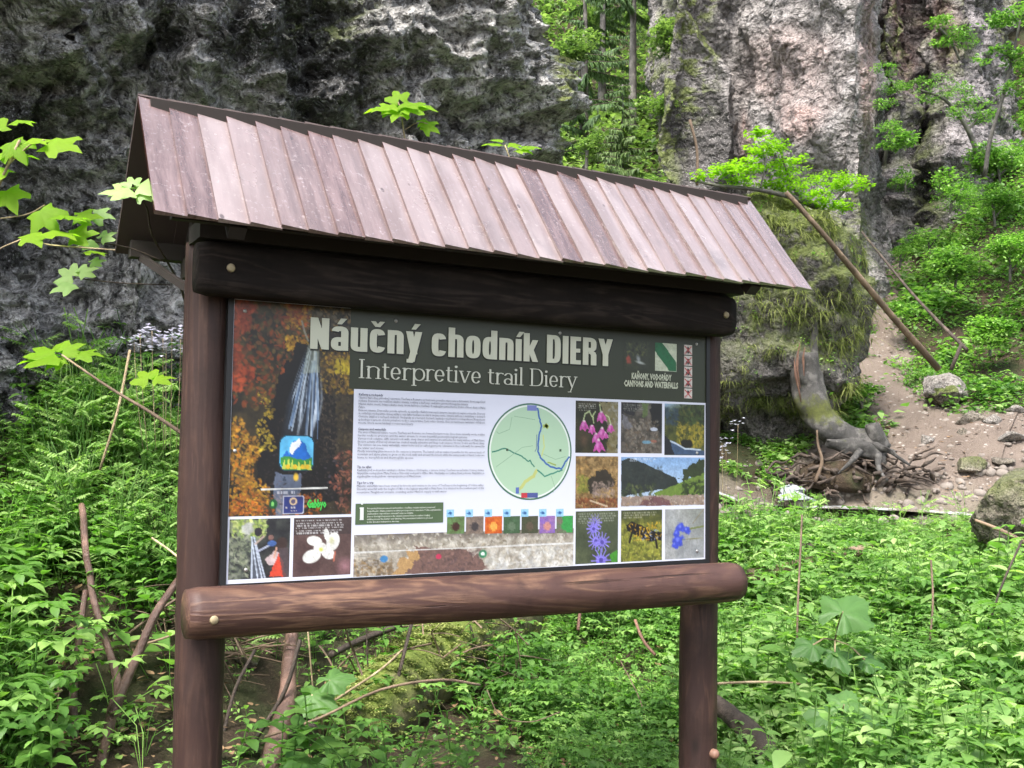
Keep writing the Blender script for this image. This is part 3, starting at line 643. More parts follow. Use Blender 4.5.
class Pic:
    def __init__(s, px, name):
        (u0, v0), (u1, v1), (u2, v2), (u3, v3) = px      # tl tr br bl
        a, b, c, d = H(u0, v0), H(u1, v1), H(u2, v2), H(u3, v3)
        s.x0, s.x1, s.z1, s.z0 = (a[0]+d[0])/2, (b[0]+c[0])/2, (a[1]+b[1])/2, (c[1]+d[1])/2; s.name = name
        st = .0026; s.nx = max(8, int((s.x1-s.x0)/st)); s.nz = max(8, int((s.z1-s.z0)/st))
        s.x, s.y = np.meshgrid(np.linspace(0, 1, s.nx), np.linspace(0, 1, s.nz), indexing='ij'); s.asp = (s.x1-s.x0)/(s.z1-s.z0)
        s.im = np.zeros((s.nx, s.nz, 3)); s.r = np.random.default_rng(len(name)+int(u0))
    def N(s, f, o=4, seed=0): 
        q = np.column_stack([s.x.ravel()*f*s.asp, s.y.ravel()*f, np.full(s.x.size, seed+.37)]); return fbm(q, o).reshape(s.x.shape)
    def put(s, m, c): 
        m = np.clip(m, 0, 1)[..., None]; s.im = s.im*(1-m)+np.asarray(c, float)*m; return s
    def fill(s, c0, c1=None, f=6, seed=0):
        if c1 is None: s.im[:] = c0; return s
        k = np.clip(.5+s.N(f, 5, seed)*1.1, 0, 1)[..., None]; s.im = np.asarray(c0, float)*(1-k)+np.asarray(c1, float)*k; return s
    def ell(s, x, y, rx, ry, c, soft=.15, rot=0, nz=0, al=1):
        dx, dy = (s.x-x), (s.y-y)
        if rot: dx, dy = (dx*s.asp*math.cos(rot)+dy*math.sin(rot))/s.asp, -dx*s.asp*math.sin(rot)+dy*math.cos(rot)
        k = np.hypot(dx/rx, dy/ry)
        if nz: k = k+s.N(9, 3, x*9)*nz
        return s.put(np.clip((1-k)/soft, 0, 1)*al, c)
    def poly(s, pts, c, al=1, nz=0):
        x = s.x+(s.N(8, 3, 2)*nz if nz else 0); y = s.y+(s.N(8, 3, 7)*nz if nz else 0); m = np.zeros(s.x.shape, bool); n = len(pts)
        for i in range(n):
            (xa, ya), (xb, yb) = pts[i], pts[(i+1) % n]
            if ya == yb: continue
            m ^= ((ya > y) != (yb > y)) & (x < (xb-xa)*(y-ya)/(yb-ya)+xa)
        return s.put(m*al, c)
    def line(s, pts, wd, c, al=1):
        best = np.full(s.x.shape, 9.0)
        for (xa, ya), (xb, yb) in zip(pts[:-1], pts[1:]):
            ex, ey = (xb-xa)*s.asp, yb-ya; qx, qy = (s.x-xa)*s.asp, s.y-ya; t_ = np.clip((qx*ex+qy*ey)/(ex*ex+ey*ey+1e-9), 0, 1)
            best = np.minimum(best, np.hypot(qx-t_*ex, qy-t_*ey))
        return s.put(np.clip((wd-best)/(wd*.4), 0, 1)*al, c)
    def dabs(s, n, bx, size, cols, mfun=None, al=.85):
        x0, y0, x1, y1 = bx; al = al*.8; size = size*.8
        for _ in range(int(n*1.7)):
            x, y = s.r.uniform(x0, x1), s.r.uniform(y0, y1)
            if mfun and not mfun(x, y): continue
            r = size*s.r.uniform(.5, 1.4); i0, i1 = int(max(0, (x-r/s.asp*1.3)*s.nx)), int(min(s.nx, (x+r/s.asp*1.3)*s.nx+2)); j0, j1 = int(max(0, (y-r*1.3)*s.nz)), int(min(s.nz, (y+r*1.3)*s.nz+2))
            if i1 <= i0 or j1 <= j0: continue
            sx, sy = s.x[i0:i1, j0:j1], s.y[i0:i1, j0:j1]; an = s.r.uniform(0, 3.14); ex = (sx-x)*s.asp; ey = sy-y; k = np.hypot((ex*math.cos(an)+ey*math.sin(an))/(r*s.r.uniform(.7, 1.3)), (-ex*math.sin(an)+ey*math.cos(an))/(r*s.r.uniform(.3, .7)))
            m = (np.clip((1-k)/.35, 0, 1)*al)[..., None]; c = np.asarray(cols[s.r.integers(len(cols))], float)*s.r.uniform(.75, 1.15)
            s.im[i0:i1, j0:j1] = s.im[i0:i1, j0:j1]*(1-m)+c*m
        return s
    def text(s, x, y, wd, n, c=(200, 200, 195), step=.032):
        for k in range(n):
            L_ = wd*(s.r.uniform(.5, .95) if k == n-1 else s.r.uniform(.93, 1)); yy = y+k*step*1.0
            m = (np.abs(s.y-yy) < step*.27) & (s.x > x) & (s.x < x+L_) & (np.sin(s.x*170+np.sin(s.x*61+k*9)*2.2+k) > -.35)
            s.put(m*.8, c)
        return s
    def done(s):
        s.im = np.clip(s.im*(1+.10*s.N(34, 3, 5)+.09*s.N(11, 3, 8))[..., None], 2, 255)
        return sheet(s.name, s.x0, s.z0, s.x1, s.z1, nx=s.nx, nz=s.nz, pic=s.im)

a = H(352, 400); sheet('white_ground', .0, .0, PW, PH, (222, 224, 238))
hx0 = H(350, 350)[0]; hz = H(530, 396)[1]
sheet('header_band', hx0, hz, PW, PH, (50, 55, 38), lift=.0013)

# waterfall photograph on the left
q = Pic([(232, 302), (355, 310), (352, 514), (228.5, 517)], 'waterfall_photo'); q.z1 = PH-.001; q.x0 = .002; wx1 = q.x1; q.x1 = q.x1
q.fill((38, 34, 28), (72, 62, 42), 9)
red = [(150, 62, 34), (172, 80, 38), (120, 58, 36), (138, 90, 50), (96, 60, 40)]; yel = [(196, 148, 44), (214, 168, 52), (168, 118, 40), (150, 104, 36)]
q.dabs(420, (0, 0, .62, .5), .02, red+[(84, 74, 44), (60, 58, 38), (110, 88, 48)], lambda x, y: x < .62-.35*max(0, y-.15)/.35)
q.dabs(260, (0, .0, .16, .42), .022, [(150, 62, 38), (170, 76, 44), (120, 54, 36)], lambda x, y: x < .10+.06*math.sin(y*23)+.03*math.sin(y*61))
q.dabs(120, (.4, .0, .62, .12), .016, yel+red); q.dabs(70, (.42, .15, .60, .22), .013, yel)
q.dabs(160, (.6, .0, 1, .12), .015, [(92, 84, 66), (118, 106, 84), (66, 60, 46), (150, 120, 70)])
q.poly([(.5, .2), (.42, .32), (.30, .5), (.2, .62), (.22, .85), (.4, .95), (.9, .95), (.85, .5), (.72, .36), (.62, .2)], (24, 22, 24), .92, .05)
q.dabs(240, (.66, .2, 1, .42), .015, [(150, 116, 44), (190, 150, 48), (110, 80, 44), (84, 66, 44)]); q.dabs(50, (.84, .25, 1, .32), .018, [(214, 190, 52), (196, 168, 44)])
q.dabs(240, (.72, .42, 1, .75), .011, [(70, 58, 48), (44, 38, 34), (98, 84, 66), (56, 50, 44)]); q.dabs(150, (.8, .68, 1, 1), .014, [(150, 84, 66), (160, 100, 80), (104, 64, 54), (70, 50, 46)], lambda x, y: x > .93-.1*math.sin((y-.66)*9)+.02*math.sin(y*50))
q.dabs(520, (0, .55, .32, 1), .014, yel+[(214, 150, 48), (190, 110, 34), (120, 80, 34)], lambda x, y: x < .12+.2*(y-.5)*2+.05*math.sin(y*30))
q.dabs(160, (.17, .42, .36, .70), .012, [(206, 180, 56), (184, 150, 44), (150, 130, 48)], lambda x, y: abs(x-.27-.03*math.sin(y*40)) < .035+.05*max(0, y-.52)*4); q.dabs(220, (0, .9, .75, 1), .012, [(190, 96, 34), (160, 84, 40), (110, 60, 36), (206, 130, 50)])
q.line([(.545, .08), (.57, .13), (.6, .17)], .006, (150, 150, 135), .8)
q.dabs(420, (.22, .3, .92, .97), .010, [(66, 54, 48), (46, 40, 38), (86, 70, 58), (30, 28, 30), (56, 52, 44)], lambda x, y: x > .5-.6*(y-.2)+.1, al=.6)
xc = .645-.10*np.clip((q.y-.2)/.45, 0, 1); wd_ = .055+.10*np.clip((q.y-.2)/.25, 0, 1); xs_q = (q.x-xc)/wd_
st_q = fbm(np.column_stack([xs_q.ravel()*4.5, q.y.ravel()*3.0, q.x.ravel()*0+4]), 4).reshape(q.x.shape); inn = np.clip((1-np.abs(xs_q))*4, 0, 1)*np.clip((q.y-.18)*30, 0, 1)*np.clip((.68-q.y)*6, 0, 1)
q.put(inn*.6, (70, 88, 112)); q.put(inn*np.clip(st_q*2.4+.25-np.clip(q.y-.4, 0, 1)*1.5, 0, 1), (206, 218, 230)); q.put(inn*np.clip(-st_q*2.2-.1+np.clip(q.y-.45, 0, 1), 0, .8), (34, 36, 42))
if 0: q.poly([(.595, .2), (.68, .18), (.70, .3), (.76, .42), (.70, .6), (.64, .66), (.40, .64), (.45, .48), (.53, .34)], (64, 82, 104), .8)
for k in range(14):
    t_ = q.r.random(); x0_ = .61+.07*t_; xa = .42+.32*t_; jj = q.r.uniform(-.012, .012); yb = q.r.uniform(.45, .72); ya = q.r.uniform(.2, .35)
    f1, f2 = (ya-.2)/.45, (yb-.2)/.45
    q.line([(x0_+(xa-x0_)*f1+jj, ya), (x0_+(xa-x0_)*min(f2, 1)+jj, yb)], q.r.uniform(.003, .007), [(150, 176, 206), (196, 212, 228), (110, 140, 180), (70, 90, 120)][k % 4], .7)
q.poly([(.6, .19), (.69, .18), (.7, .32), (.56, .33)], (176, 184, 160), .5)
q.poly([(.36, .8), (.56, .8), (.56, .93), (.42, 1), (.37, 1)], (120, 136, 166), .65, .02)
q.poly([(.12, .6), (.02, .7), (.2, .52)], (60, 50, 36), .3)
q.dabs(60, (.3, .7, .95, 1), .01, [(84, 76, 84), (60, 54, 60)])
# round-cornered mountain emblem
def rr(x0, y0, x1, y1, r, n=6):
    pts = []
    for cx_, cy_, a0 in ((x1-r, y0+r*.62, -90), (x1-r, y1-r*.62, 0), (x0+r, y1-r*.62, 90), (x0+r, y0+r*.62, 180)):
        for k in range(n+1): a = R(a0+90*k/n); pts.append((cx_+r*math.cos(a), cy_+r*math.sin(a)*.62))
    return pts
q.poly(rr(.385, .622, .675, .792, .06), (24, 60, 78)); q.poly(rr(.395, .628, .665, .786, .055), (96, 186, 232))
q.poly([(.41, 0.7266), (.45, 0.6913), (.47, 0.714), (.50, 0.651), (.55, 0.6422), (.57, 0.651), (.60, 0.6636), (.62, 0.7014), (.65, 0.7266), (.66, 0.7455), (.41, 0.7392)], (34, 106, 196))
q.poly([(.475, 0.6762), (.49, 0.6573), (.52, 0.6535), (.545, 0.6359), (.565, 0.6573), (.55, 0.6762), (.52, 0.6888), (.495, 0.714), (.47, 0.7039)], (232, 236, 244))
q.poly([(.398, 0.7266), (.46, 0.7203), (.52, 0.7329), (.60, 0.7392), (.66, 0.7266), (.662, 0.7644), (.63, 0.7858), (.43, 0.7858), (.398, 0.7581)], (62, 140, 62))
for k, (x, y) in enumerate([(.43, 0.7543), (.465, 0.7467), (.495, 0.7543), (.55, 0.7593), (.60, 0.7543), (.64, 0.7619)]): q.poly([(x-.016, y+.026), (x, y-.02), (x+.016, y+.026)], (196, 206, 84))
for x in (.46, .52, .58, .62): q.ell(x, .772, .02, .012, (222, 182, 48))
q.ell(.53, .82, .03, .024, (220, 178, 62), .4, nz=.5); q.poly([(.42, .835), (.435, .81), (.45, .835), (.445, .84), (.425, .84)], (40, 50, 66), .7)
q.line([(.25, .877), (.79, .872)], .004, (226, 226, 222)); q.text(.38, .893, .26, 1, (190, 190, 200), .02)
q.poly(rr(.425, .908, .60, .993, .01), (176, 176, 190)); q.poly(rr(.432, .913, .593, .988, .01), (46, 56, 116)); q.ell(.512, .934, .034, .02, (214, 186, 150)); q.ell(.512, .934, .02, .012, (90, 80, 110)); q.text(.45, .963, .13, 1, (210, 200, 190), .014); q.text(.48, .977, .07, 1, (200, 190, 180), .01)
q.ell(.35, .945, .036, .024, (26, 84, 48)); q.ell(.345, .945, .012, .012, (120, 190, 100))
q.done()

q = Pic([(229.2, 519.5), (290, 518), (289.5, 577), (228.5, 580)], 'hikers_photo')
q.fill((40, 40, 44), (62, 64, 62), 7); q.poly([(0, 0), (.6, 0), (.62, .2), (.5, .35), (.35, .5), (.3, 1), (0, 1)], (120, 128, 104), 1, .06)
q.dabs(110, (.05, 0, .6, .3), .05, [(170, 186, 96), (196, 206, 130), (120, 150, 70)]); q.ell(.3, .17, .12, .13, (176, 178, 172), .3, nz=.3); q.dabs(140, (0, .25, .33, 1), .05, [(70, 76, 70), (120, 124, 112), (44, 46, 50), (146, 150, 130)])
q.poly([(.36, .3), (.42, .3), (.62, 1), (.36, 1)], (86, 92, 104), .9)
for a, b in (((.36, .3), (.48, 1)), ((.40, .3), (.6, 1)), ((.37, .35), (.38, 1)), ((.42, .42), (.55, 1))): q.line([a, b], .014, (186, 196, 212))
q.ell(.47, .22, .07, .08, (50, 46, 52)); q.line([(.43, .42), (.56, .3)], .02, (170, 150, 140)); q.ell(.68, .32, .05, .05, (120, 90, 84)); q.line([(.46, .55), (.72, .42)], .022, (170, 176, 196)); q.ell(.7, .42, .08, .05, (70, 100, 160))
q.ell(.87, .42, .10, .11, (62, 48, 46)); q.poly([(.6, .68), (.74, .55), (.82, .58), (.8, .8), (.66, .8)], (196, 176, 176), 1, .02); q.poly([(.66, .98), (.78, .72), (.8, .6), (.9, .75), (.94, .98)], (206, 74, 54), 1, .02); q.poly([(.8, .5), (.98, .5), (1, 1), (.9, 1)], (84, 70, 74), .8)
q.line([(.78, .5), (.74, .66)], .02, (196, 150, 130)); q.done()
q = Pic([(293.5, 518), (351.5, 517), (350.5, 574.5), (293, 577)], 'white_flower_photo')
q.fill((84, 64, 62), (104, 84, 80), 2); q.ell(.9, .85, .2, .2, (150, 110, 116), .9); q.ell(.2, .8, .3, .3, (74, 54, 54), .8); q.put((q.y < .3)*.5, (50, 44, 46))
for x, y, a, b, r in ((.36, .40, .14, .09, .2), (.32, .66, .17, .12, -.3), (.60, .62, .13, .10, .5), (.68, .42, .12, .17, .3), (.57, .30, .05, .12, -.2), (.46, .52, .12, .1, 0)): q.ell(x, y, a, b, (228, 228, 222), .12, r)
q.ell(.66, .40, .06, .09, (206, 206, 170), .6); q.ell(.475, .55, .05, .05, (206, 214, 90), .8); q.line([(.72, .6), (.70, .75)], .02, (176, 104, 84)); q.text(.04, .05, .84, 6, (206, 206, 206), .042).done()

# river across the bottom of the text column
q = Pic([(354, 532), (573.5, 531), (573.5, 567.5), (353.5, 575)], 'river_photo')
q.fill((150, 142, 128), (196, 190, 178), 5); q.put(np.clip(1-q.y*4, 0, 1)*.8, (92, 84, 80)); q.dabs(160, (0, 0, 1, .45), .07, [(176, 170, 156), (140, 128, 108), (206, 202, 190)])
q.poly([(.15, 1), (.2, .65), (.27, .3), (.34, .4), (.45, .42), (.55, .7), (.6, 1)], (118, 92, 84), 1, .04); q.poly([(.15, 1), (.2, .65), (.25, .35), (.27, .55), (.22, 1)], (176, 142, 96), 1, .03)
q.dabs(140, (.28, .45, .55, 1), .07, [(104, 82, 80), (132, 104, 98), (90, 74, 76)], al=.6); q.dabs(120, (0, .6, .16, 1), .08, [(150, 122, 84), (190, 180, 160), (120, 104, 84)])
q.dabs(160, (.58, .5, 1, 1), .12, [(206, 206, 200), (190, 184, 168), (222, 222, 220)], al=.6); q.line([(0, .42), (1, .40)], .02, (214, 214, 212)); q.text(.02, .52, .11, 5, (150, 144, 136), .07)
q.ell(.125, .60, .018, .09, (70, 130, 180)); q.ell(.36, .60, .014, .07, (190, 60, 90)); q.ell(.56, .58, .02, .11, (50, 130, 90)); q.ell(.56, .58, .01, .05, (220, 230, 222)); q.done()

# right hand grid of photographs
q = Pic([(575.5, 400.5), (618, 402), (618, 453), (575.5, 453)], 'pink_flower_photo')
q.fill((36, 38, 26), (58, 54, 34), 4); q.poly([(.55, 0), (1, 0), (1, 1), (.72, 1), (.8, .6), (.68, .3)], (120, 112, 80), 1, .05); q.dabs(50, (.7, 0, 1, 1), .06, [(140, 138, 120), (110, 96, 56), (150, 150, 146)], al=.6); q.ell(.2, .75, .15, .2, (84, 66, 50), .8)
for pts in ([(.18, .38), (.22, .25), (.32, .2), (.38, .3)], [(.42, .42), (.4, .28), (.46, .2)], [(.82, .42), (.78, .3), (.7, .26)], [(.58, .18), (.56, .06)]): q.line(pts, .016, (176, 190, 140))
for x, y, r_ in ((.2, .48, .12), (.38, .55, .1), (.6, .30, .13), (.82, .52, .10), (.62, .62, .14), (.48, .72, .12), (.54, .86, .15), (.7, .66, .08)):
    q.poly([(x-.03, y-r_*.8), (x+.03, y-r_*.8), (x+r_*.75, y+r_*.1), (x+r_*1.05, y+r_*.7), (x+r_*.5, y+r_*.45), (x+r_*.15, y+r_*.95), (x-r_*.3, y+r_*.5), (x-r_*.8, y+r_*.85), (x-r_*.7, y+r_*.1)], (190, 84, 160), 1, .012); q.ell(x-r_*.2, y-.02, r_*.3, r_*.5, (216, 140, 200), .8); q.ell(x+r_*.3, y+.03, r_*.2, r_*.5, (150, 50, 124), .8); q.ell(x, y-r_*.75, r_*.3, r_*.25, (214, 200, 200), .6)
q.text(.05, .06, .45, 4, (170, 170, 160), .04).done()
q = Pic([(621, 402), (662, 403.5), (662, 453.5), (621, 453)], 'gorge_photo')
q.fill((60, 56, 50), (104, 98, 88), 6); q.poly([(0, 0), (.45, 0), (.3, .25), (.05, .2), (0, .6)], (34, 34, 36), .9, .05); q.poly([(.75, 0), (1, 0), (1, .7), (.85, .5), (.7, .4)], (30, 30, 30), .95, .05); q.poly([(.5, 0), (.68, 0), (.65, .25), (.55, .3)], (90, 110, 60), .8, .04)
q.dabs(170, (.1, .3, .9, 1), .06, [(126, 116, 104), (90, 82, 74), (150, 142, 130), (104, 88, 70)], al=.7); q.poly([(.0, .25), (.15, .3), (.3, .5), (.1, .55)], (112, 112, 122), .7, .04); q.ell(.8, .52, .1, .04, (190, 196, 210)); q.ell(.62, .78, .12, .035, (110, 150, 170)); q.ell(.8, .76, .08, .03, (150, 100, 84)); q.text(.05, .05, .5, 4, (130, 130, 120), .04).done()
q = Pic([(664.5, 403.5), (704.5, 405), (704.5, 455.5), (664.5, 455)], 'forest_river_photo')
q.fill((50, 58, 32), (84, 88, 42), 6); q.put(np.clip(1-(q.y+q.x*.35)*4, 0, 1), (150, 180, 214)); q.dabs(60, (0, .08, .35, .4), .06, [(50, 66, 78), (60, 76, 84)]); q.dabs(150, (.3, .35, 1, .85), .06, [(150, 136, 44), (120, 116, 40), (176, 156, 60), (90, 92, 36)]); q.dabs(90, (.4, 0, 1, .4), .06, [(50, 66, 34), (66, 84, 44), (36, 46, 28)])
q.ell(.55, .78, .18, .1, (34, 34, 26), nz=.3); q.poly([(0, .62), (.2, .75), (.3, 1), (0, 1)], (34, 36, 44)); q.poly([(.15, .72), (.3, .76), (.5, .88), (1, .9), (1, 1), (.25, 1)], (64, 84, 112), 1, .02); q.line([(.15, .73), (.3, .78), (.5, .87), (.9, .89)], .02, (186, 200, 216)); q.done()
q = Pic([(575.5, 456), (618, 456.5), (618, 507.5), (575.5, 509)], 'dry_grass_photo')
q.fill((112, 90, 56), (160, 132, 88), 9); q.dabs(260, (0, 0, 1, 1), .05, [(176, 140, 84), (140, 104, 60), (190, 158, 104), (104, 80, 46)], al=.7); q.poly([(.28, .42), (.6, .25), (.85, .4), (.9, .6), (.6, .6), (.4, .75), (.25, .6)], (44, 40, 34), .9, .08); q.dabs(70, (.4, .5, .9, .8), .05, [(150, 130, 120), (170, 150, 140)], al=.7); q.dabs(50, (.05, .35, .3, .7), .05, [(140, 140, 60), (120, 124, 50)])
q.dabs(120, (0, .8, 1, 1), .04, [(120, 66, 40), (150, 90, 56), (96, 56, 40)]); q.line([(.35, .85), (.75, .97)], .02, (196, 176, 150)); q.done()
q = Pic([(621, 456.5), (704.5, 458), (704.5, 504.5), (621, 507)], 'mountain_river_photo')
q.put(np.ones(q.x.shape), (130, 166, 208)); q.put(np.clip(q.y*1.3, 0, 1), (176, 196, 220)); q.poly([(0, .08), (.08, .02), (.15, .04), (.65, .43), (.7, .6), (0, .8)], (48, 54, 52), 1, .01); q.dabs(60, (.05, .2, .5, .5), .06, [(40, 46, 46), (60, 64, 58)], al=.5)
q.poly([(.38, .74), (.6, .6), (.75, .48), (1, .32), (1, .8), (.4, .8)], (104, 128, 56), 1, .01); q.poly([(.68, .45), (.8, .2), (1, 0), (1, .34), (.75, .48)], (52, 62, 40), 1, .05); q.dabs(50, (.72, .5, 1, .8), .07, [(40, 52, 32), (58, 70, 38)]); q.dabs(40, (0, .55, .4, .78), .06, [(76, 88, 54), (56, 66, 46), (90, 96, 60)])
q.poly([(0, .8), (1, .78), (1, 1), (0, 1)], (150, 132, 120), 1, .02); q.poly([(.2, 1), (.25, .88), (.4, .8), (.55, .88), (.6, 1)], (110, 78, 80), 1, .02); q.dabs(60, (0, .8, 1, 1), .04, [(190, 180, 166), (120, 100, 84), (160, 130, 90)], al=.7); q.text(.1, .04, .32, 2, (190, 200, 214), .035).done()
q = Pic([(575.5, 511.5), (618, 510.5), (618, 562), (575.5, 564.5)], 'blue_spiky_flower_photo')
q.fill((66, 74, 56), (84, 92, 66), 2); q.line([(.45, .2), (.5, .6), (.6, 1)], .02, (84, 120, 60))
for x, y, r_ in ((.45, .22, .13), (.42, .34, .13), (.47, .58, .14), (.62, .6, .15), (.6, .95, .18)):
    q.ell(x, y, r_*.75, r_*.75, (116, 104, 200), .3, nz=.4)
    for k in range(12): a = k*math.pi/6; q.line([(x, y), (x+r_*1.25*math.cos(a), y+r_*1.25*math.sin(a))], .012, (140, 130, 222))
    q.ell(x, y, r_*.3, r_*.3, (80, 70, 150))
q.poly([(.8, .85), (1, .75), (1, 1), (.85, 1)], (70, 140, 50)); q.text(.05, .05, .9, 5, (140, 144, 130), .045).done()
q = Pic([(621, 510.5), (662, 509.5), (662, 560), (621, 562)], 'salamander_photo')
q.fill((84, 88, 40), (140, 140, 60), 8); q.put(np.clip(1-q.y*3.4, 0, 1), (64, 70, 44)); q.dabs(150, (0, .5, 1, 1), .045, [(150, 156, 60), (110, 116, 46), (170, 170, 84)]); q.poly([(.12, .3), (.25, .22), (.5, .3), (.75, .42), (1, .45), (1, .62), (.7, .62), (.4, .52), (.15, .4)], (28, 26, 28), 1, .02)
q.dabs(46, (.2, .26, 1, .6), .04, [(222, 180, 50), (206, 160, 40)]); q.dabs(14, (.5, .4, .9, .6), .03, [(150, 170, 206)]); q.line([(.28, .4), (.2, .62)], .03, (34, 30, 28)); q.line([(.85, .6), (.88, .75)], .03, (34, 30, 28)); q.text(.05, .05, .85, 3, (150, 150, 130), .045).done()
q = Pic([(665, 509.5), (704, 508.5), (704, 557.5), (665, 559.5)], 'blue_bell_flower_photo')
q.fill((140, 144, 146), (166, 168, 166), 2); q.put(np.clip((q.x+.3-q.y)*1.2-.6, 0, .5), (110, 114, 104)); q.line([(.5, .42), (1, .36)], .02, (110, 120, 60)); q.line([(.4, .62), (.95, .6)], .015, (130, 130, 100)); q.line([(.7, .3), (1, 0)], .012, (130, 120, 90))
for x, y, r_ in ((.4, .38, .13), (.55, .44, .1), (.3, .5, .1), (.34, .64, .16), (.25, .72, .1)): q.ell(x, y, r_, r_*.9, (64, 78, 190), .3, nz=.4); q.ell(x-.02, y-.03, r_*.4, r_*.4, (110, 124, 222), .8)
q.done()
# icon row
xs_ = [(447, 464.5), (466, 483.5), (485, 502), (503.5, 520), (521.5, 538), (539.5, 555), (556.5, 573)]
icols = [((104, 140, 84), (70, 44, 38)), ((140, 122, 108), (70, 64, 66)), ((190, 80, 30), (240, 170, 80)), ((64, 92, 62), (100, 120, 96)), ((70, 76, 56), (96, 84, 70)), ((130, 100, 180), (200, 140, 130)), ((120, 104, 96), (60, 150, 76))]
for k, ((a, b), (c0, c1)) in enumerate(zip(xs_, icols)):
    y0 = 516.5-.1*k; q = Pic([(a, y0), (b, y0-.1), (b, y0+17), (a, y0+17.3)], 'small_photo'); q.fill(c0, tuple((np.array(c0)*.7+np.array(c1)*.3).astype(int)), 4); q.ell(.5, .6, .26, .3, c1, .3, nz=.4)
    if k == 6: q.poly([(.3, 0), (1, 0), (1, 1), (.6, 1)], c1)
    q.done()
    q = Pic([(a-.5, y0-7), (a+7, y0-7), (a+7, y0+.6), (a-.5, y0+.6)], 'icon'); q.fill((150, 200, 236)); q.ell(.5, .5, .3, .22, (50, 96, 150), .4, nz=.5).done()
# map
cm = H(530.5, 451.5); rx = (H(572.5, 451)[0]-H(488.5, 451)[0])/2; rz = (H(530, 403)[1]-H(530, 500)[1])/2
def ellsheet(name, k, rgb):
    layer[0] += 1; th = np.linspace(0, 2*math.pi, 64, endpoint=False); V = [[cm[0], 0, PZ+cm[1]]]+[[cm[0]+k*rx*math.cos(a), 0, PZ+cm[1]+k*rz*math.sin(a)] for a in th]
    V = np.array(V); V[:, 0] += PX0; V[:, 1] = PY-.0012-layer[0]*.00002; return mk(name, V, [[0, 1+i, 1+(i+1) % 64, -1] for i in range(64)], print_m, panel, np.tile(lin(rgb), (len(V), 1)), smooth=False)
ellsheet('map_ring', 1.0, (74, 116, 96)); ellsheet('map_ring', .965, (226, 234, 226)); ellsheet('trail_map', .93, (176, 206, 176))
def pline(name, pts, wd, rgb):
    layer[0] += 1; y = PY-.0012-layer[0]*.00002; Q = np.array([[cm[0]+x*rx, cm[1]-z*rz] for x, z in pts]); V = []; Fs = []
    Q2 = []
    for a, b in zip(Q[:-1], Q[1:]):
        for k in range(4): Q2.append(a+(b-a)*k/4+rng.normal(size=2)*wd*.35)
    Q2.append(Q[-1]); Q = np.array(Q2)
    T = np.gradient(Q, axis=0); T /= np.linalg.norm(T, axis=1)[:, None]+1e-9
    for p_, t_ in zip(Q, T): V += [[p_[0]-t_[1]*wd, y, PZ+p_[1]+t_[0]*wd], [p_[0]+t_[1]*wd, y, PZ+p_[1]-t_[0]*wd]]
    for i in range(len(Q)-1): Fs.append([2*i, 2*i+2, 2*i+3, 2*i+1])
    V = np.array(V); V[:, 0] += PX0
    mk(name, V, Fs, print_m, panel, np.tile(lin(rgb), (len(V), 1)), smooth=False)
# map coordinates: -1..1 across the oval, y down
for pts, wd, rgb in (([(-.9, .02), (-.6, -.06), (-.45, .0), (-.2, .1), (-.05, .2), (.0, .18), (.02, .24), (.1, .32)], .0022, (60, 130, 110)), ([(.15, -.9), (.2, -.7), (.25, -.55), (.24, -.45), (.2, -.38), (.19, -.2), (.18, .0), (.24, .12), (.35, .22), (.5, .32), (.75, .36), (.85, .2), (.95, .1)], .003, (60, 100, 170)),
        ([(.3, -.52), (.36, -.56), (.42, -.5)], .006, (170, 186, 90)), ([(.17, .38), (.08, .5), (-.12, .62), (-.3, .84)], .0055, (190, 196, 120)), ([(.16, .38), (.35, .52), (.62, .42), (.78, .38)], .0025, (70, 140, 120)),
        ([(.3, -.35), (.33, -.1), (.26, .1)], .0022, (196, 206, 130)), ([(.14, -.35), (.14, -.05), (.1, .0)], .0015, (110, 130, 150)), ([(-.8, .32), (-.5, .12), (-.2, -.08), (.05, -.12)], .0009, (140, 170, 146)), ([(-.45, -.7), (-.5, -.45), (-.75, -.35), (-.8, -.4)], .0009, (140, 170, 146)),
        ([(-.4, -.72), (.1, -.66)], .0009, (140, 170, 146)), ([(.3, .05), (.6, .16), (.85, .1)], .0009, (140, 170, 146)), ([(.5, .5), (.6, .75), (.55, .85)], .0009, (140, 170, 146)), ([(.4, .22), (.62, .28)], .0022, (150, 170, 80))):
    pline('trail_line', pts, wd, rgb)
for x, z, wx, wz, rgb in ((.02, -.9, .018, .009, (120, 130, 190)), (-.12, .9, .014, .008, (190, 60, 70)), (.06, .9, .02, .008, (80, 90, 150)), (-.3, .8, .006, .01, (90, 110, 180)), (-.55, -.03, .004, .004, (60, 80, 60)), (.72, -.03, .004, .004, (60, 80, 60))):
    sheet('map_mark', cm[0]+x*rx-wx, cm[1]-z*rz-wz, cm[0]+x*rx+wx, cm[1]-z*rz+wz, rgb)
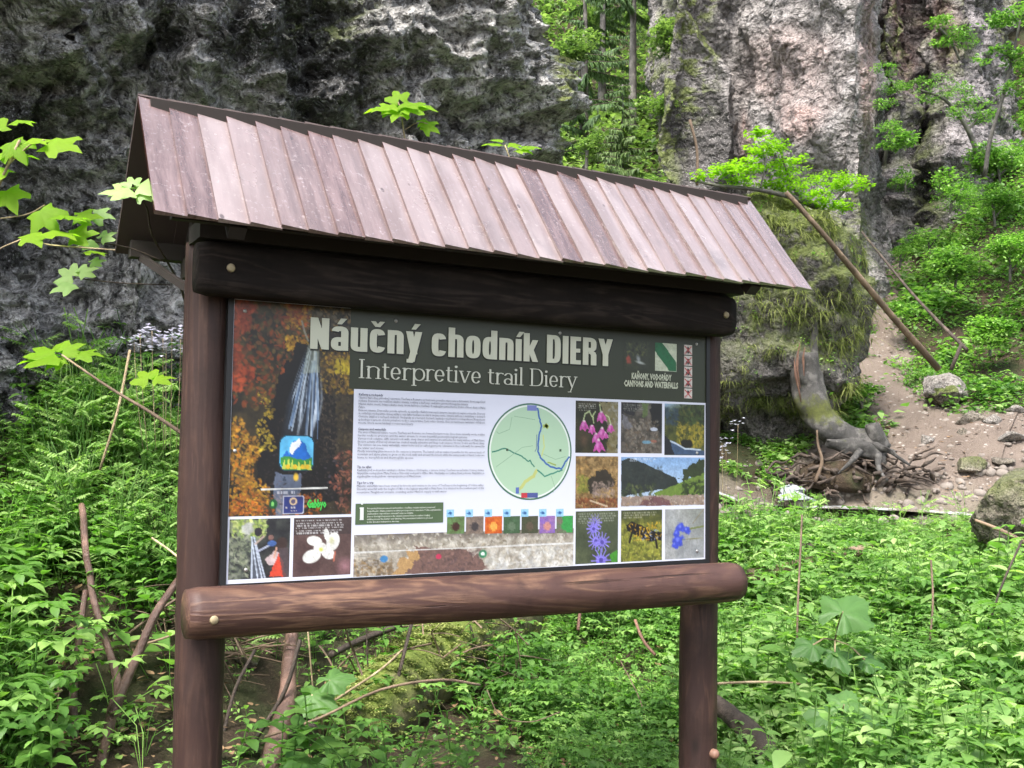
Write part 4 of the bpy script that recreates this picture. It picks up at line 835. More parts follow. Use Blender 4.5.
# header emblem: green stripe on white, small gorge picture, prohibition squares
q = Pic([(624, 340.5), (650, 341), (650, 372), (624, 370)], 'header_photo'); q.fill((52, 56, 44), (60, 64, 44), 3); q.dabs(60, (.1, .0, .9, .5), .07, [(100, 106, 56), (70, 78, 44), (44, 46, 36)]); q.ell(.55, .6, .1, .2, (150, 156, 156), .8, -.4); q.ell(.62, .72, .25, .06, (190, 196, 190), .8, .2); q.ell(.17, .65, .12, .17, (150, 70, 54), .5, nz=.3)
e = np.minimum.reduce([q.x, 1-q.x, q.y, 1-q.y]); q.put(np.clip(1-e/.12, 0, 1), (50, 55, 38)); q.done()
q = Pic([(655, 342.5), (676.5, 344), (676.5, 372.5), (655, 370)], 'stripe_emblem'); q.fill((196, 202, 176)); q.poly([(0, 0), (.34, 0), (1, .68), (1, 1), (.68, 1), (0, .32)], (30, 104, 62)); q.done()
for k in range(5):
    v0 = 344.8+k*10.9; q = Pic([(684, v0), (692, v0+.4), (692, v0+10.2), (684, v0+9.8)], 'prohibition_sign'); q.fill((206, 200, 190))
    q.ell(.5, .35+.08*(k % 2), .16, .16, (40, 34, 32)); 
    if k < 4: q.ell(.5, .68, .24+.04*k % .1, .2, (40, 34, 32), nz=.5)
    q.line([(.12, .15), (.88, .88)], .07, (180, 60, 60)); q.line([(.88, .15), (.12, .88)], .07, (180, 60, 60)); q.done()
# info box
a, b = H(355.5, 504), H(443, 520.5); sheet('info_box', a[0], H(400, 523.5)[1], b[0], H(400, 503)[1], (84, 104, 74))

# ---- lettering
def stroke(pts, tx, ty):
    P_ = np.array(pts, float); T = np.gradient(P_, axis=0)
    if len(P_) == 2: T = np.repeat((P_[1]-P_[0])[None], 2, 0)
    T /= np.linalg.norm(T, axis=1)[:, None]+1e-9; Nn = np.stack([-T[:, 1], T[:, 0]], 1)*np.array([tx/2, ty/2])
    n = len(P_); V = np.empty((2*n, 2)); V[0::2] = P_+Nn; V[1::2] = P_-Nn
    return V, [[2*i, 2*i+1, 2*i+3, 2*i+2] for i in range(n-1)]
def sup(cx_, cy_, rx_, ry_, a0, a1, p=2.0, n=26):
    a = np.radians(np.linspace(a0, a1, n)); c, s_ = np.cos(a), np.sin(a); return np.stack([cx_+rx_*np.sign(c)*np.abs(c)**(2/p), cy_+ry_*np.sign(s_)*np.abs(s_)**(2/p)], 1)
def glyph(ch, st):
    tx, ty, w_, xh, p, serif = st['tx'], st['ty'], st['w'], st['xh'], st['p'], st['serif']; hx, hy = tx/2, ty/2; out = []
    def S_(pts, a=None, b=None): out.append(stroke(pts, a or tx, b or ty))
    def V_(x, y0, y1, foot=True, head=False, t_=None):
        t_ = t_ or tx; out.append((np.array([[x-t_/2, y0], [x+t_/2, y0], [x+t_/2, y1], [x-t_/2, y1]]), [[0, 1, 2, 3]]))
        if serif and foot: Hb(x-.11, x+.11, y0, y0+.04)
        if serif and head: out.append((np.array([[x-t_/2-.075, y1-.05], [x, y1-.05], [x, y1], [x-t_/2, y1]]), [[0, 1, 2, 3]]))
        if serif and head == 2: Hb(x-.11, x+.11, y1-.04, y1)
    def Hb(x0, x1, y0, y1): out.append((np.array([[x0, y0], [x1, y0], [x1, y1], [x0, y1]]), [[0, 1, 2, 3]]))
    def Dg(xa, ya, xb, yb, t_): out.append((np.array([[xa-t_/2, ya], [xa+t_/2, ya], [xb+t_/2, yb], [xb-t_/2, yb]]), [[0, 1, 2, 3]]))
    acute = caron = False; base = {'á': 'a', 'ý': 'y', 'í': 'i', 'č': 'c', 'Ň': 'N', 'Á': 'A'}.get(ch, ch); W = w_
    if ch in 'áýí': acute = True
    if ch == 'č': caron = True
    if base == 'N': W = w_*1.08; V_(hx, 0, 1, True, 2 if serif else False); V_(W-hx, 0, 1, True, 2 if serif else False); Dg(hx, 1, W-hx, 0, tx*1.0)
    elif base == 'I': W = tx+(.16 if serif else 0); V_(W/2, 0, 1, True, 2 if serif else False)
    elif base == 'D':
        W = w_*(1.35 if serif else 1.02); V_(hx+(.06 if serif else 0), 0, 1, True, 2 if serif else False); S_(np.vstack([[hx*1.4, 1-hy], sup(W*.45, .5, W*.55-hx, .5-hy, 90, -90, p+.6), [hx*1.4, hy]]))
    elif base == 'E': W = w_*.8; V_(hx, 0, 1); Hb(hx, W, 0, .15); Hb(hx, W, .85, 1); Hb(hx, W*.93, .43, .57)
    elif base == 'R': W = w_*1.04; V_(hx, 0, 1); S_(np.vstack([[hx, 1-hy], sup(W*.45, .74, W*.55-hx, .26-hy, 90, -90, p), [hx, .48+hy]])); V_(W-hx, 0, .40); S_(np.array([[W*.5, .5], [W-hx*1.1, .42], [W-hx, .3]]))
    elif base == 'Y': W = w_*1.12; Dg(hx, 1, W/2, .42, tx); Dg(W-hx, 1, W/2, .42, tx); V_(W/2, 0, .5)
    elif base in 'oc': 
        W = w_*(.95 if base == 'c' else 1)
        if base == 'o': S_(sup(W/2, xh/2, W/2-hx, xh/2-hy, 0, 360, p, 44))
        else: S_(sup(W/2, xh/2, W/2-hx, xh/2-hy, 28, 332, p, 40))
    elif base == 'e': W = w_*(.9 if serif else 1); S_(sup(W/2, xh/2, W/2-hx, xh/2-hy, 2, 325, p, 40)); Hb(hx, W-hx*.6, xh*.5-.03, xh*.5+(.015 if serif else .06))
    elif base == 'a':
        W = w_*(.85 if serif else 1); V_(W-hx, 0, xh*.75, False); S_(sup(W/2, xh*.7, W/2-hx, xh*.3-hy, 0, 165, p)); S_(sup(W/2-.01, xh*.27, W/2-hx, xh*.27-hy*.9, 20, 340, p))
        if serif: Hb(W-hx, W+.03, 0, .04)
    elif base in 'nhr':
        V_(hx+(.05 if serif else 0), 0, 1 if base == 'h' else xh, True, True); o_ = .05 if serif else 0
        if base == 'r': W = w_*.72; S_(np.vstack([sup(W*.62+o_, xh*.6, W*.5, xh*.4-hy, 175, 50, p)])); 
        else: W = w_+o_+(.06 if serif else 0); S_(sup(W/2, xh*.66, W/2-hx-o_*.6, xh*.34-hy, 180, 0, p)); V_(W-hx-(.05 if serif else 0), 0, xh*.68)
    elif base == 'u': V_(W-hx, 0, xh, False); V_(hx, xh*.3, xh, False); S_(sup(W/2, xh*.3, W/2-hx, xh*.3-hy, 180, 360, p))
    elif base == 'd': V_(W-hx, 0, 1, False); S_(sup(W/2, xh/2, W/2-hx, xh/2-hy, 0, 360, p, 44))
    elif base == 'k': W = w_*1.05; V_(hx, 0, 1); Dg(tx*.9, xh*.36, W-hx, xh, tx*.95); Dg(W-hx, 0, tx*1.1, xh*.62, tx*.95)
    elif base == 'p': o_ = .05 if serif else 0; W = w_+o_; V_(hx+o_, -.28, xh, True, True); S_(sup(W/2+o_, xh/2, W/2-hx, xh/2-hy, 0, 360, p, 44))
    elif base == 'y':
        W = w_*(1 if serif else 1.02); Dg(hx, xh, W/2+.01, .02, tx); Dg(W-hx*(.6 if serif else 1), xh, W*.34, -.24, tx*(.55 if serif else 1)); Hb(W*.06, W*.46, -.27, -.27+ty*.8)
        if serif: Hb(-.03, .17, xh-.04, xh); Hb(W-.14, W+.04, xh-.04, xh)
    elif base == 'v':
        Dg(hx, xh, W/2, 0, tx); Dg(W-hx*.6, xh, W/2, 0, tx*.55); Hb(-.03, .17, xh-.04, xh); Hb(W-.14, W+.04, xh-.04, xh)
    elif base == 'i':
        W = tx+(.1 if serif else 0); V_(W/2, 0, xh, True, True)
        if not acute: S_(sup(W/2, xh+.2, .03, .03, 0, 360, 2, 16), .07, .07)
    elif base == 'l': W = tx+.1; V_(W/2, 0, 1.03, True, True)
    elif base == 't': W = w_*.62; V_(W*.4, .1, xh+.17, False); S_(sup(W*.4+.13, .13, .13, .13-hy, 180, 290, 2, 12)); Hb(0, W, xh-.045, xh)
    if acute: x = W/2; out.append((np.array([[x-.09, xh+.07], [x+.05, xh+.07], [x+.2, xh+.26], [x+.02, xh+.26]]), [[0, 1, 2, 3]]))
    if caron: x = W/2; Dg(x-.14, xh+.25, x, xh+.07, .15); Dg(x+.14, xh+.25, x, xh+.07, .15)
    return out, W
def lettering(name, s, x0, x1, zb, cap, st, rgb, shadow=None):
    adv = []; X_ = 0
    for ch in s:
        if ch == ' ': X_ += st['sp']; continue
        g_, W = glyph(ch, st); adv.append((X_, g_)); X_ += W+st['tr']
    k = (x1-x0)/(X_-st['tr'])
    def make(nm, dx, dz, col, l0):
        V = []; Fs = []; n = 0; li = 0
        for xo, g_ in adv:
            for Vg, Fg_ in g_:
                li += 1; A = np.column_stack([PX0+x0+(xo+Vg[:, 0])*k+dx, np.full(len(Vg), PY-l0-li*.000004), PZ+zb+Vg[:, 1]*cap+dz]); V.append(A); Fs += [[n+i for i in f] for f in Fg_]; n += len(A)
        V = np.concatenate(V); return mk(name if nm is None else nm, V, Fs, print_m, panel, np.tile(lin(col), (len(V), 1)), smooth=False)
    if shadow: make('title_shadow', *shadow, (24, 26, 20), .0042)
    return make(None, 0, 0, rgb, .0050)
HEAVY = dict(tx=.215, ty=.15, w=.50, xh=.77, p=3.2, serif=False, tr=.07, sp=.24)
SER = dict(tx=.085, ty=.04, w=.46, xh=.66, p=2.1, serif=True, tr=.06, sp=.25)
a, b = H(309.5, 351), H(612, 364.5); c_ = H(309.5, 319.5)
lettering('title_lettering', 'Náučný chodník DIERY', a[0], b[0], (a[1]+b[1])/2, c_[1]-a[1], HEAVY, (205, 206, 184), (.004, -.004))
a, b = H(358, 378), H(576, 388); c_ = H(358, 359)
lettering('subtitle_lettering', 'Interpretive trail Diery', a[0], b[0], (a[1]+b[1])/2, (c_[1]-a[1])*1.0, SER, (205, 206, 190))

def ftext(name, lines, x0, z0, x1, pitch, rgb, size=None, bold=0.0, sx=None, align='LEFT', fit=True):
    """real words in Blender's own typeface, fitted to the column"""
    V = []; Fs = []; n = 0
    for k, (s, b) in enumerate(lines):
        if not s: continue
        cu = bpy.data.curves.new('t', 'FONT'); cu.body = s; cu.size = 1; cu.resolution_u = 1; cu.offset = bold+(.02 if b else 0); cu.align_x = 'LEFT'; cu.fill_mode = 'FRONT'
        ob = bpy.data.objects.new('t', cu); COL.objects.link(ob); dg = bpy.context.evaluated_depsgraph_get(); me = bpy.data.meshes.new_from_object(ob.evaluated_get(dg))
        v = np.empty(len(me.vertices)*3); me.vertices.foreach_get('co', v); v = v.reshape(-1, 3)
        if len(v):
            sz = size or pitch*1.0; wnat = v[:, 0].max()*sz; kx = sz
            if fit and (fit == 'full' or wnat > (x1-x0)): kx = sz*(x1-x0)/wnat
            elif sx: kx = sz*sx
            A = np.column_stack([v[:, 0]*kx, np.full(len(v), PY-.0046), PZ+z0-k*pitch+v[:, 1]*sz])
            w_ = A[:, 0].max(); A[:, 0] += PX0+(x0 if align == 'LEFT' else (x0+x1)/2-w_/2); V.append(A)
            for p_ in me.polygons:
                vs = list(p_.vertices); 
                for i in range(1, len(vs)-1): Fs.append([n+vs[0], n+vs[i], n+vs[i+1], -1])
            n += len(A)
        bpy.data.objects.remove(ob); bpy.data.curves.remove(cu); bpy.data.meshes.remove(me)
    V = np.concatenate(V); return mk(name, V, Fs, print_m, panel, np.tile(lin(rgb), (len(V), 1)), smooth=False)
body = [('Kaňony a vodopády', 1), ('Územie Národnej prírodnej rezervácie Tiesňavy a Rozsutec je budované prevažne vápencami a dolomitmi, ktoré zapríčinili', 0), ('bohaté členenie na rozličné skalné útvary, rokliny a kaňony, unikátne geomorfologické útvary.', 0),
 ('Hlavné skalné mestá, brány a skalné steny, tvoria kaňony a tiesňavy. K najkrajším patria Horné, Dolné a Nové diery, v Malej', 0), ('Fatre.', 0), ('Krasové územie. Dierového potoka vytvorilo aj niekoľko ďalších krasových útvarov, ktorými sú najmä vodopády. Dierový', 0),
 ('sa oddeľuje vodopádmi rôznej výšky a cez úzku tiesňavu sa rúti k svojmu ústiu, vytvára kaňony a krútňavy v dolinách', 0), ('Obdobie dažďov v riečnych dolinách. Vodopády sú v horných častiach, kaskády v tiesňavách a vodopády pod Rozsutcom', 0), ('spôsobuje v jarnom období prívalové vody v celej krátkej časti tohto územia. Kde sú navštívené turistami obľúbené', 0),
 ('miesta, ktoré sa nachádzajú v rezervácii Diery.', 0), ('', 0), ('Canyons and waterfalls', 1), ('The area of National nature reserve Tiesňavy and Rozsutec are formed by karst rocks. Since these naturally erode, it takes', 0), ('harder rocks to preserve and the water stream to create beautiful geomorphological systems.', 0),
 ('Various rock columns, cliffs, natural rock walls, steep slopes and canyons are attractive for many visitors of Malá Fatra.', 0), ('Erosion activity of Dierový stream has created visually attractive and deep rock canyons: Horné, Dolné and Nové diery.', 0), ('The visitors can see many waterfalls, water holes and so called giant pots. Likewise in the rock walls he carved by', 0), ('the water and stones.', 0),
 ('Mostly interesting phenomenon in the canyons is inversion. The humid cold air makes it possible for the various kinds of', 0), ('mountain and alpine plants to grow on the rock walls and around the brook while the sunny peaks of karst rocks are', 0), ('home to xerophilous and thermophilic species.', 0), ('', 0), ('', 0), ('Tip na výlet', 1),
 ('Kaskády pod vodopádmi vznikajú v doline Vrátna a Obšívanka, v závere doliny Tiesňavy na začiatku Vrátnej doliny.', 0), ('Najvyšším vodopádom Malej Fatry je Šútovský vodopád v dĺžke 38m. Nachádza sa v južnej časti pohoria. Najbližšie je', 0), ('najsilnejším vodopádom, vystupujúcim pod Minčolom.', 0), ('', 0), ('Tips for a trip', 1),
 ('Majestic waterfalls have been created by brooks and rivulets in the area of Tiesňavy at the beginning of Vrátna valley.', 0), ('Šútovský waterfall with the height of 38m is the highest waterfall in Malá Fatra. It is situated in the southern part of the', 0), ('mountains. Neighbour streams, sounding under Minčol, supply it with water.', 0)]
a = H(356.5, 393.5); b = H(485, 393.5); zl = H(420, 490)[1]; z0 = H(420, 395)[1]; pt = (z0-zl)/(len(body)-1)
ftext('body_text', body, a[0]+.006, z0-.008, b[0], pt, (70, 74, 92), size=pt*1.02)
ftext('caption_lettering', [('KAŇONY, VODOPÁDY', 0)], H(631, 380)[0], H(655, 380)[1], H(671, 380)[0], .02, (196, 200, 176), size=.029, bold=.045, fit='full', align='C')
ftext('caption_lettering', [('CANYONS AND WATERFALLS', 0)], H(623.5, 387)[0], H(655, 387.5)[1], H(677.5, 387)[0], .02, (196, 200, 176), size=.029, bold=.045, fit='full', align='C')
a = H(367, 506); b = H(441, 506); zt_ = H(400, 507.2)[1]; zb_ = H(400, 520.5)[1]; pt = (zt_-zb_)/5
ftext('info_text', [('Pri vysokej frekventovanosti návštevníkov v tiesňave, venujte zvýšenú pozornosť', 0), ('bezpečnosti a dbajte pokynov na tabuli pri vstupoch do rezervácie. Počas nepriaznivého', 0), ('návštevníkov odporúčame obmedziť vstup do lokality.', 0), ('Due to the high frequency in the natural scenery Diery in a rather roughly', 0), ('walking around the ladders and climbing. We recommend visitors to proceed', 0), ('in the direction indicated on the map.', 0)], a[0], zt_-.004, b[0], pt, (222, 226, 216), size=pt*.85, bold=.012)
a = H(358.5, 520); st_i = dict(tx=.2, ty=.08, w=.4, xh=.68, p=2, serif=True, tr=0, sp=.2)
lettering('info_letter', 'i', a[0], H(364, 520)[0], a[1], .055, st_i, (226, 230, 224))
ftext('logo_lettering', [('Gabbyo', 1)], H(306.5, 510)[0], H(306, 507.5)[1], H(326, 510)[0], .02, (70, 190, 80), size=.032, bold=.03, fit='full')
for u, v in ((245, 311), (396, 321), (560, 333), (696.5, 344), (235, 451), (246, 570), (697, 453), (697, 551)): 
    p_ = H(u, v); disc('screw', np.array([PX0+p_[0], PY-.001, PZ+p_[1]]), .006, steel, panel, .003)

# ------------------------------------------------------------------ foliage
def leaf(L, W, droop=.25, fold=.2, segs=3, tint=(.5, .5, 1), peak=.45):
    """one leaf from the origin along +Y, 3 verts a station"""
    t_ = np.linspace(0, 1, segs+1); wv = np.sin(math.pi*np.clip(t_, .04, .985)**(math.log(.5)/math.log(peak)))*W/2
    V = []; 
    for t, w_ in zip(t_, wv):
        z = -droop*L*t*t; y = L*t*(1-.15*droop*t)
        V += [[-w_, y, z+fold*w_], [0, y, z], [w_, y, z+fold*w_]]
    Fs = []
    for i in range(segs): Fs += [[3*i, 3*i+1, 3*i+4, 3*i+3], [3*i+1, 3*i+2, 3*i+5, 3*i+4]]
    return np.array(V, float), np.array(Fs), np.tile(np.array(tint, float), (len(V), 1))
def maple(L, lobes=5, droop=.2, tint=(.5, .5, 1)):
    a_ = {5: [(-140, .28), (-118, .55), (-96, .42), (-84, .46), (-62, .80), (-48, .86), (-40, .66), (-26, .52), (-14, .74), (0, 1.0), (14, .74), (26, .52), (40, .66), (48, .86), (62, .80), (84, .46), (96, .42), (118, .55), (140, .28)]}[5]
    V = [[0, .12*L, 0.0]]; 
    for a, r in a_:
        x, y = math.sin(R(a))*r*L, .12*L+math.cos(R(a))*r*L*.88; V.append([x, y, -droop*1.3*(r*r)*L+.10*abs(x)*(1 if abs(a) < 30 else .2)-(.11*L if r < .6 else 0)+rnd.uniform(-.03, .03)*L])
    Fs = [[0, i, i+1, -1] for i in range(1, len(V)-1)]
    Fs = [[0, f[2], f[1], -1] for f in Fs]
    return np.array(V, float), np.array(Fs), np.tile(np.array(tint, float), (len(V), 1))
def xf(T, pos=(0, 0, 0), yaw=0, pitch=0, roll=0, s=1, tint=None):
    """pitch raises the tip (+Y) towards +Z"""
    V, Fc, C = T; V = V*s
    c, q = math.cos(roll), math.sin(roll); V = np.stack([V[:, 0]*c+V[:, 2]*q, V[:, 1], -V[:, 0]*q+V[:, 2]*c], 1)
    c, q = math.cos(pitch), math.sin(pitch); V = np.stack([V[:, 0], V[:, 1]*c-V[:, 2]*q, V[:, 1]*q+V[:, 2]*c], 1)
    c, q = math.cos(yaw), math.sin(yaw); V = np.stack([V[:, 0]*c-V[:, 1]*q, V[:, 0]*q+V[:, 1]*c, V[:, 2]], 1)
    return V+np.asarray(pos), Fc, (C if tint is None else np.tile(np.array(tint, float), (len(V), 1)))
def join(parts):
    b = Batch()
    for V, Fc, C in parts: b.add(V, Fc, C)
    return b.arrays()
U = rnd.uniform
def stemT(pts, r, tint=(.35, .45, 1)):
    V, Fc = tube(pts, r, 3, cap=False); return V, Fc, np.tile(np.array(tint, float), (len(V), 1))
def herb(h=.25, n=9, L=.06, W=.035, segs=3):
    """upright herb, leaves in crossed pairs"""
    lean = np.array([U(-.15, .15), U(-.15, .15), 1])*h; parts = [stemT([np.zeros(3), lean*.5+[U(-.01, .01), 0, 0], lean], .0022)]
    y0 = U(0, 6)
    for k in range(n):
        f = .25+.75*k/(n-1); s = (1.15-.6*f**3)
        for j in (0, 1):
            parts.append(xf(leaf(L*s*U(.8, 1.2), W*s*U(.85, 1.2), U(.15, .6), U(.1, .4), segs), lean*f, y0+k*1.57+j*math.pi+U(-.3, .3), U(-.2, .5)+.3*f, U(-.3, .3), 1, (U(.1, .9), U(.1, .8), U(.8, 1))))
    return join(parts)
def compound(h=.22, n=4, L=.05):
    """ground-elder like: long stalks ending in three times three leaflets"""
    parts = []
    for k in range(n):
        a = U(0, 6.28); top = np.array([math.sin(a)*h*U(.2, .7), math.cos(a)*h*U(.2, .7), h*U(.6, 1.1)]); parts.append(stemT([np.zeros(3), top*[.3, .3, .7], top], .0016))
        hd = math.atan2(-top[0], top[1]); ti = (U(.1, .9), U(.1, .9), U(.85, 1))
        for b in (-1.1, 0, 1.1):
            d = np.array([-math.sin(hd+b), math.cos(hd+b), U(-.1, .2)]); q = top+d*L*.7
            for c_ in (-.95, 0, .95): parts.append(xf(leaf(L*U(.8, 1.1), L*.5, U(.1, .5), .25, 3), q, hd+b+c_, U(-.25, .25), U(-.3, .3), 1, ti))
    return join(parts)
def rosette(n=7, L=.09, W=.07, h=.12):
    """round basal leaves on stalks"""
    parts = []
    for k in range(n):
        a = U(0, 6.28); hh_ = h*U(.5, 1.2); q = np.array([-math.sin(a)*h*U(.2, .8), math.cos(a)*h*U(.2, .8), hh_]); parts.append(stemT([np.zeros(3), q*[.4, .4, .8], q], .0018))
        parts.append(xf(leaf(L*U(.6, 1.2), W*U(.7, 1.2), U(.1, .5), .22, 4, peak=.38), q, a+U(-.4, .4), U(-.5, .1), U(-.3, .3), 1, (U(.1, .8), U(.1, .7), U(.8, 1))))
    return join(parts)
def grass(n=14, h=.25, w_=.005):
    parts = []
    for k in range(n):
        a = U(0, 6.28); L = h*U(.5, 1.2); parts.append(xf(leaf(L, w_*2, U(.2, .9), .1, 4, peak=.3), (U(-.02, .02), U(-.02, .02), 0), a, U(.7, 1.45), U(-.2, .2), 1, (U(.3, 1), U(.2, .8), U(.6, 1))))
    return join(parts)
def fern(n=6, L=.4):
    parts = []
    for k in range(n):
        a = k*6.28/n+U(-.3, .3); l_ = L*U(.7, 1.1); pit = U(.7, 1.15); m = 15; ti = (U(.3, .8), U(.4, .9), 1)
        for i in range(m):
            f = (i+1)/m; th_ = pit-1.1*f*f; y = l_*f*math.cos(pit-.55*f*f); z = l_*f*math.sin(pit-.5*f*f)
            q = np.array([-math.sin(a)*y, math.cos(a)*y, z]); wl = .26*l_*math.sin(math.pi*min(1, .12+.88*(1-f)**.8)**1.0)
            for sgn in (-1, 1): parts.append(xf(leaf(max(.01, wl), .022*l_/.4, .3, .1, 2), q, a+sgn*1.35, th_*.15, 0, 1, ti))
    return join(parts)
def card(L=.05, W=.03, n=6, spread=.05, h=.05):
    """cluster of cheap leaves for far foliage"""
    return join([xf(leaf(L*U(.7, 1.3), W*U(.8, 1.2), U(0, .5), U(.1, .4), 2, peak=.5), (U(-spread, spread), U(-spread, spread), U(0, h)), U(0, 6.28), U(-.6, .5), U(-.5, .5), 1, (U(.05, .95), U(.05, .95), U(.8, 1))) for _ in range(n)])

lm_lush = leaf_mat('lush_leaves', (.06, .145, .025), (.17, .34, .06), (.34, .52, .14))
lm_fresh = leaf_mat('fresh_leaves', (.09, .20, .04), (.23, .38, .10), (.43, .56, .22), trans=.42)
lm_bright = leaf_mat('backlit_leaves', (.12, .23, .012), (.19, .34, .016), (.27, .42, .03), trans=.55, rough=.6, spec=.2)
lm_moss = leaf_mat('mossy_grass', (.09, .115, .03), (.21, .24, .06), (.36, .38, .13), rough=.8, trans=.25, spec=.2)
lm_conifer = leaf_mat('conifer_needles', (.04, .085, .03), (.10, .18, .055), (.22, .32, .11), rough=.55, trans=.2)  # needle colours lightened to paint in the haze of the gap

def uz(xy):
    q = np.column_stack([xy, np.full(len(xy), 1.6)])-CAM; z = q@FWD; return 512+F*(q@RT)/np.maximum(z, .1), z
def thin(xy):
    u, z = uz(xy); r_ = rng.random(len(xy)); n_ = noise(np.column_stack([xy*1.6, xy[:, 0]*0]))*.3
    a = (u > 50) & (u < 250) & (z < 4.9+n_) & (r_ > .16)
    b = (u > 215) & (u < 560-50*(z-4)) & (z < 6.6+n_) & (r_ > .15)
    return ~(a | b)
def mask_keep(xy, pad=0.0):
    dp, wp = pldist(xy, path_xy, path_w); n_ = fbm(np.column_stack([xy*2.5, xy[:, 0]*0]), 3)*.25
    k = dp > wp*.95+n_-.05+pad; k &= pldist(xy, str_xy) > .42+n_*.4; k &= pldist(xy, bank_xy) > .55+n_
    return k
def scatter(n, u0, u1, d0, d1, power=1.0, clump=None, keep=None, front=False):
    u = rng.uniform(u0, u1, n); d = d0+(d1-d0)*rng.uniform(0, 1, n)**power
    q = CAM[None]+d[:, None]*(FWD[None]*[1, 1, 0]/math.hypot(FWD[0], FWD[1])+RT[None]*((u-512)/F)[:, None]); xy = q[:, :2]
    k = mask_keep(xy)
    if not front: k &= ~((xy[:, 1] < .12) & (xy[:, 0] > -.35) & (xy[:, 0] < 2.1) & (xy[:, 1] > -3.2) & (rng.random(n) > .05))
    k &= (np.abs(xy-np.array([-.052, .06])).max(1) > .13) & (np.abs(xy-np.array([PRX, .06])).max(1) > .13)
    k &= thin(xy)
    if clump is not None: k &= (fbm(np.column_stack([xy*clump[0], xy[:, 0]*0+clump[2]]), 3) > clump[1])
    if keep is not None: k &= keep(xy, u, d)
    xy = xy[k]; return np.column_stack([xy, zt(xy[:, 0], xy[:, 1])-.01])
def plant_all(B, temps, pos, smin=.7, smax=1.35, tone=.25, tf=1.3):
    n = len(pos); w_ = rng.integers(0, len(temps), n)
    base = fbm(pos*[tf, tf, tf], 3)*.45
    for k, T in enumerate(temps):
        m = w_ == k; c = int(m.sum())
        if not c: continue
        tint = np.stack([base[m]+rng.normal(0, .14, c), base[m]*.8+rng.normal(0, .16, c)], 1)
        B.place(T, pos[m], rng.uniform(0, 6.28, c), rng.uniform(smin, smax, c)*(1+.55*fbm(pos[m]*.9+31, 2)), rng.normal(0, .18, (c, 2)), tint)
T_dead = [xf(leaf(U(.03, .06), U(.015, .03), U(-.3, .5), U(-.3, .4), 3), (0, 0, .012), 0, U(-.2, .2), U(-.3, .3)) for _ in range(5)]
def stuffobj(name, B, mat, label=None):
    o = B.build(name, mat); o['kind'] = 'stuff'; o['category'] = label[1]; o['label'] = label[0]; return o

# near herbs
lm_far = leaf_mat('far_forest_leaves', (.07, .12, .045), (.17, .25, .08), (.32, .40, .16))
lm_young_spruce = leaf_mat('young_spruce_needles', (.06, .11, .03), (.14, .22, .06), (.28, .37, .13), rough=.55, trans=.25)
lm_slope = leaf_mat('slope_leaves', (.055, .13, .03), (.14, .28, .06), (.29, .44, .13))
lm_big = leaf_mat('big_leaves', (.05, .12, .03), (.08, .18, .04), (.14, .27, .07), trans=.3)
T_h = [herb(U(.18, .34), rnd.randint(5, 8), U(.045, .065), U(.026, .038)) for _ in range(7)]
T_c = [compound(U(.18, .32), rnd.randint(3, 5), U(.035, .05)) for _ in range(6)]
T_r = [rosette(rnd.randint(5, 8), U(.06, .09), U(.05, .08), U(.10, .2)) for _ in range(4)]
T_g = [grass(rnd.randint(10, 16), U(.18, .3)) for _ in range(4)]
T_big = [herb(U(.28, .42), rnd.randint(5, 7), U(.075, .10), U(.05, .065), 4) for _ in range(5)]
T_small = [card(.022, .016, 16, .06, .06) for _ in range(4)]
def left(xy, u, d): return d < 7.6
B = Batch()
plant_all(B, T_h, scatter(2600, -330, 420, 3.3, 7.3, .8, (1.1, -.02, 1)))
plant_all(B, T_big, scatter(620, -330, 420, 3.5, 6.8, .8, (1.2, 0, 17)), .5, 1.0)
plant_all(B, T_c, scatter(1700, -330, 420, 3.3, 7.4, .8, (1.3, -.02, 5)))
plant_all(B, T_small, scatter(3000, -330, 430, 3.3, 6.8, .8))
stuffobj('ground_cover', B, lm_lush, ('dense leafy herbs covering the steep bank left of and behind the signboard', 'undergrowth'))
B = Batch()
plant_all(B, T_h, scatter(2000, 300, 760, 3.9, 9.5, .8, (1.1, -.15, 2)), .5, 1.0)
plant_all(B, T_c, scatter(1900, 300, 760, 3.9, 9.5, .8, (1.3, -.15, 7)), .6, 1.1)
plant_all(B, T_small, scatter(3600, 300, 760, 3.9, 8, .8))
plant_all(B, T_r, scatter(260, 300, 760, 3.9, 8, .8), .6, 1.1); plant_all(B, T_big, scatter(360, 300, 760, 3.9, 8, .8, (1.2, 0, 19)), .45, .9)
plant_all(B, T_g, scatter(260, 300, 760, 3.9, 8, .8), .5, 1.0)
stuffobj('ground_cover', B, lm_lush, ('shaded tangle of herbs and grass seen below the signboard rail', 'undergrowth'))
B = Batch()
plant_all(B, T_h, scatter(3000, 700, 1330, 3.7, 8.6, .75, (1.0, -.02, 3)), .7, 1.5)
plant_all(B, T_c, scatter(3200, 700, 1330, 3.7, 8.8, .75, (1.2, -.08, 21)), .7, 1.4)
plant_all(B, T_h, scatter(900, 700, 1330, 8.4, 9.9, 1), .4, .7); plant_all(B, T_c, scatter(1300, 700, 1330, 8.4, 9.9, 1), .4, .65)
plant_all(B, T_r, scatter(500, 700, 1330, 3.7, 8.6, .8), .7, 1.3); plant_all(B, T_big, scatter(1000, 700, 1330, 3.9, 8.4, .8, (1.2, -.05, 12)), .5, 1.25)
plant_all(B, T_g, scatter(500, 700, 1330, 3.7, 8.6, .8), .8, 1.5)
plant_all(B, T_small, scatter(2600, 700, 1330, 3.7, 8, .8), 1, 1.6)
stuffobj('ground_cover', B, lm_fresh, ('bright lush herbs filling the meadow right of the signboard below the stream', 'undergrowth'))
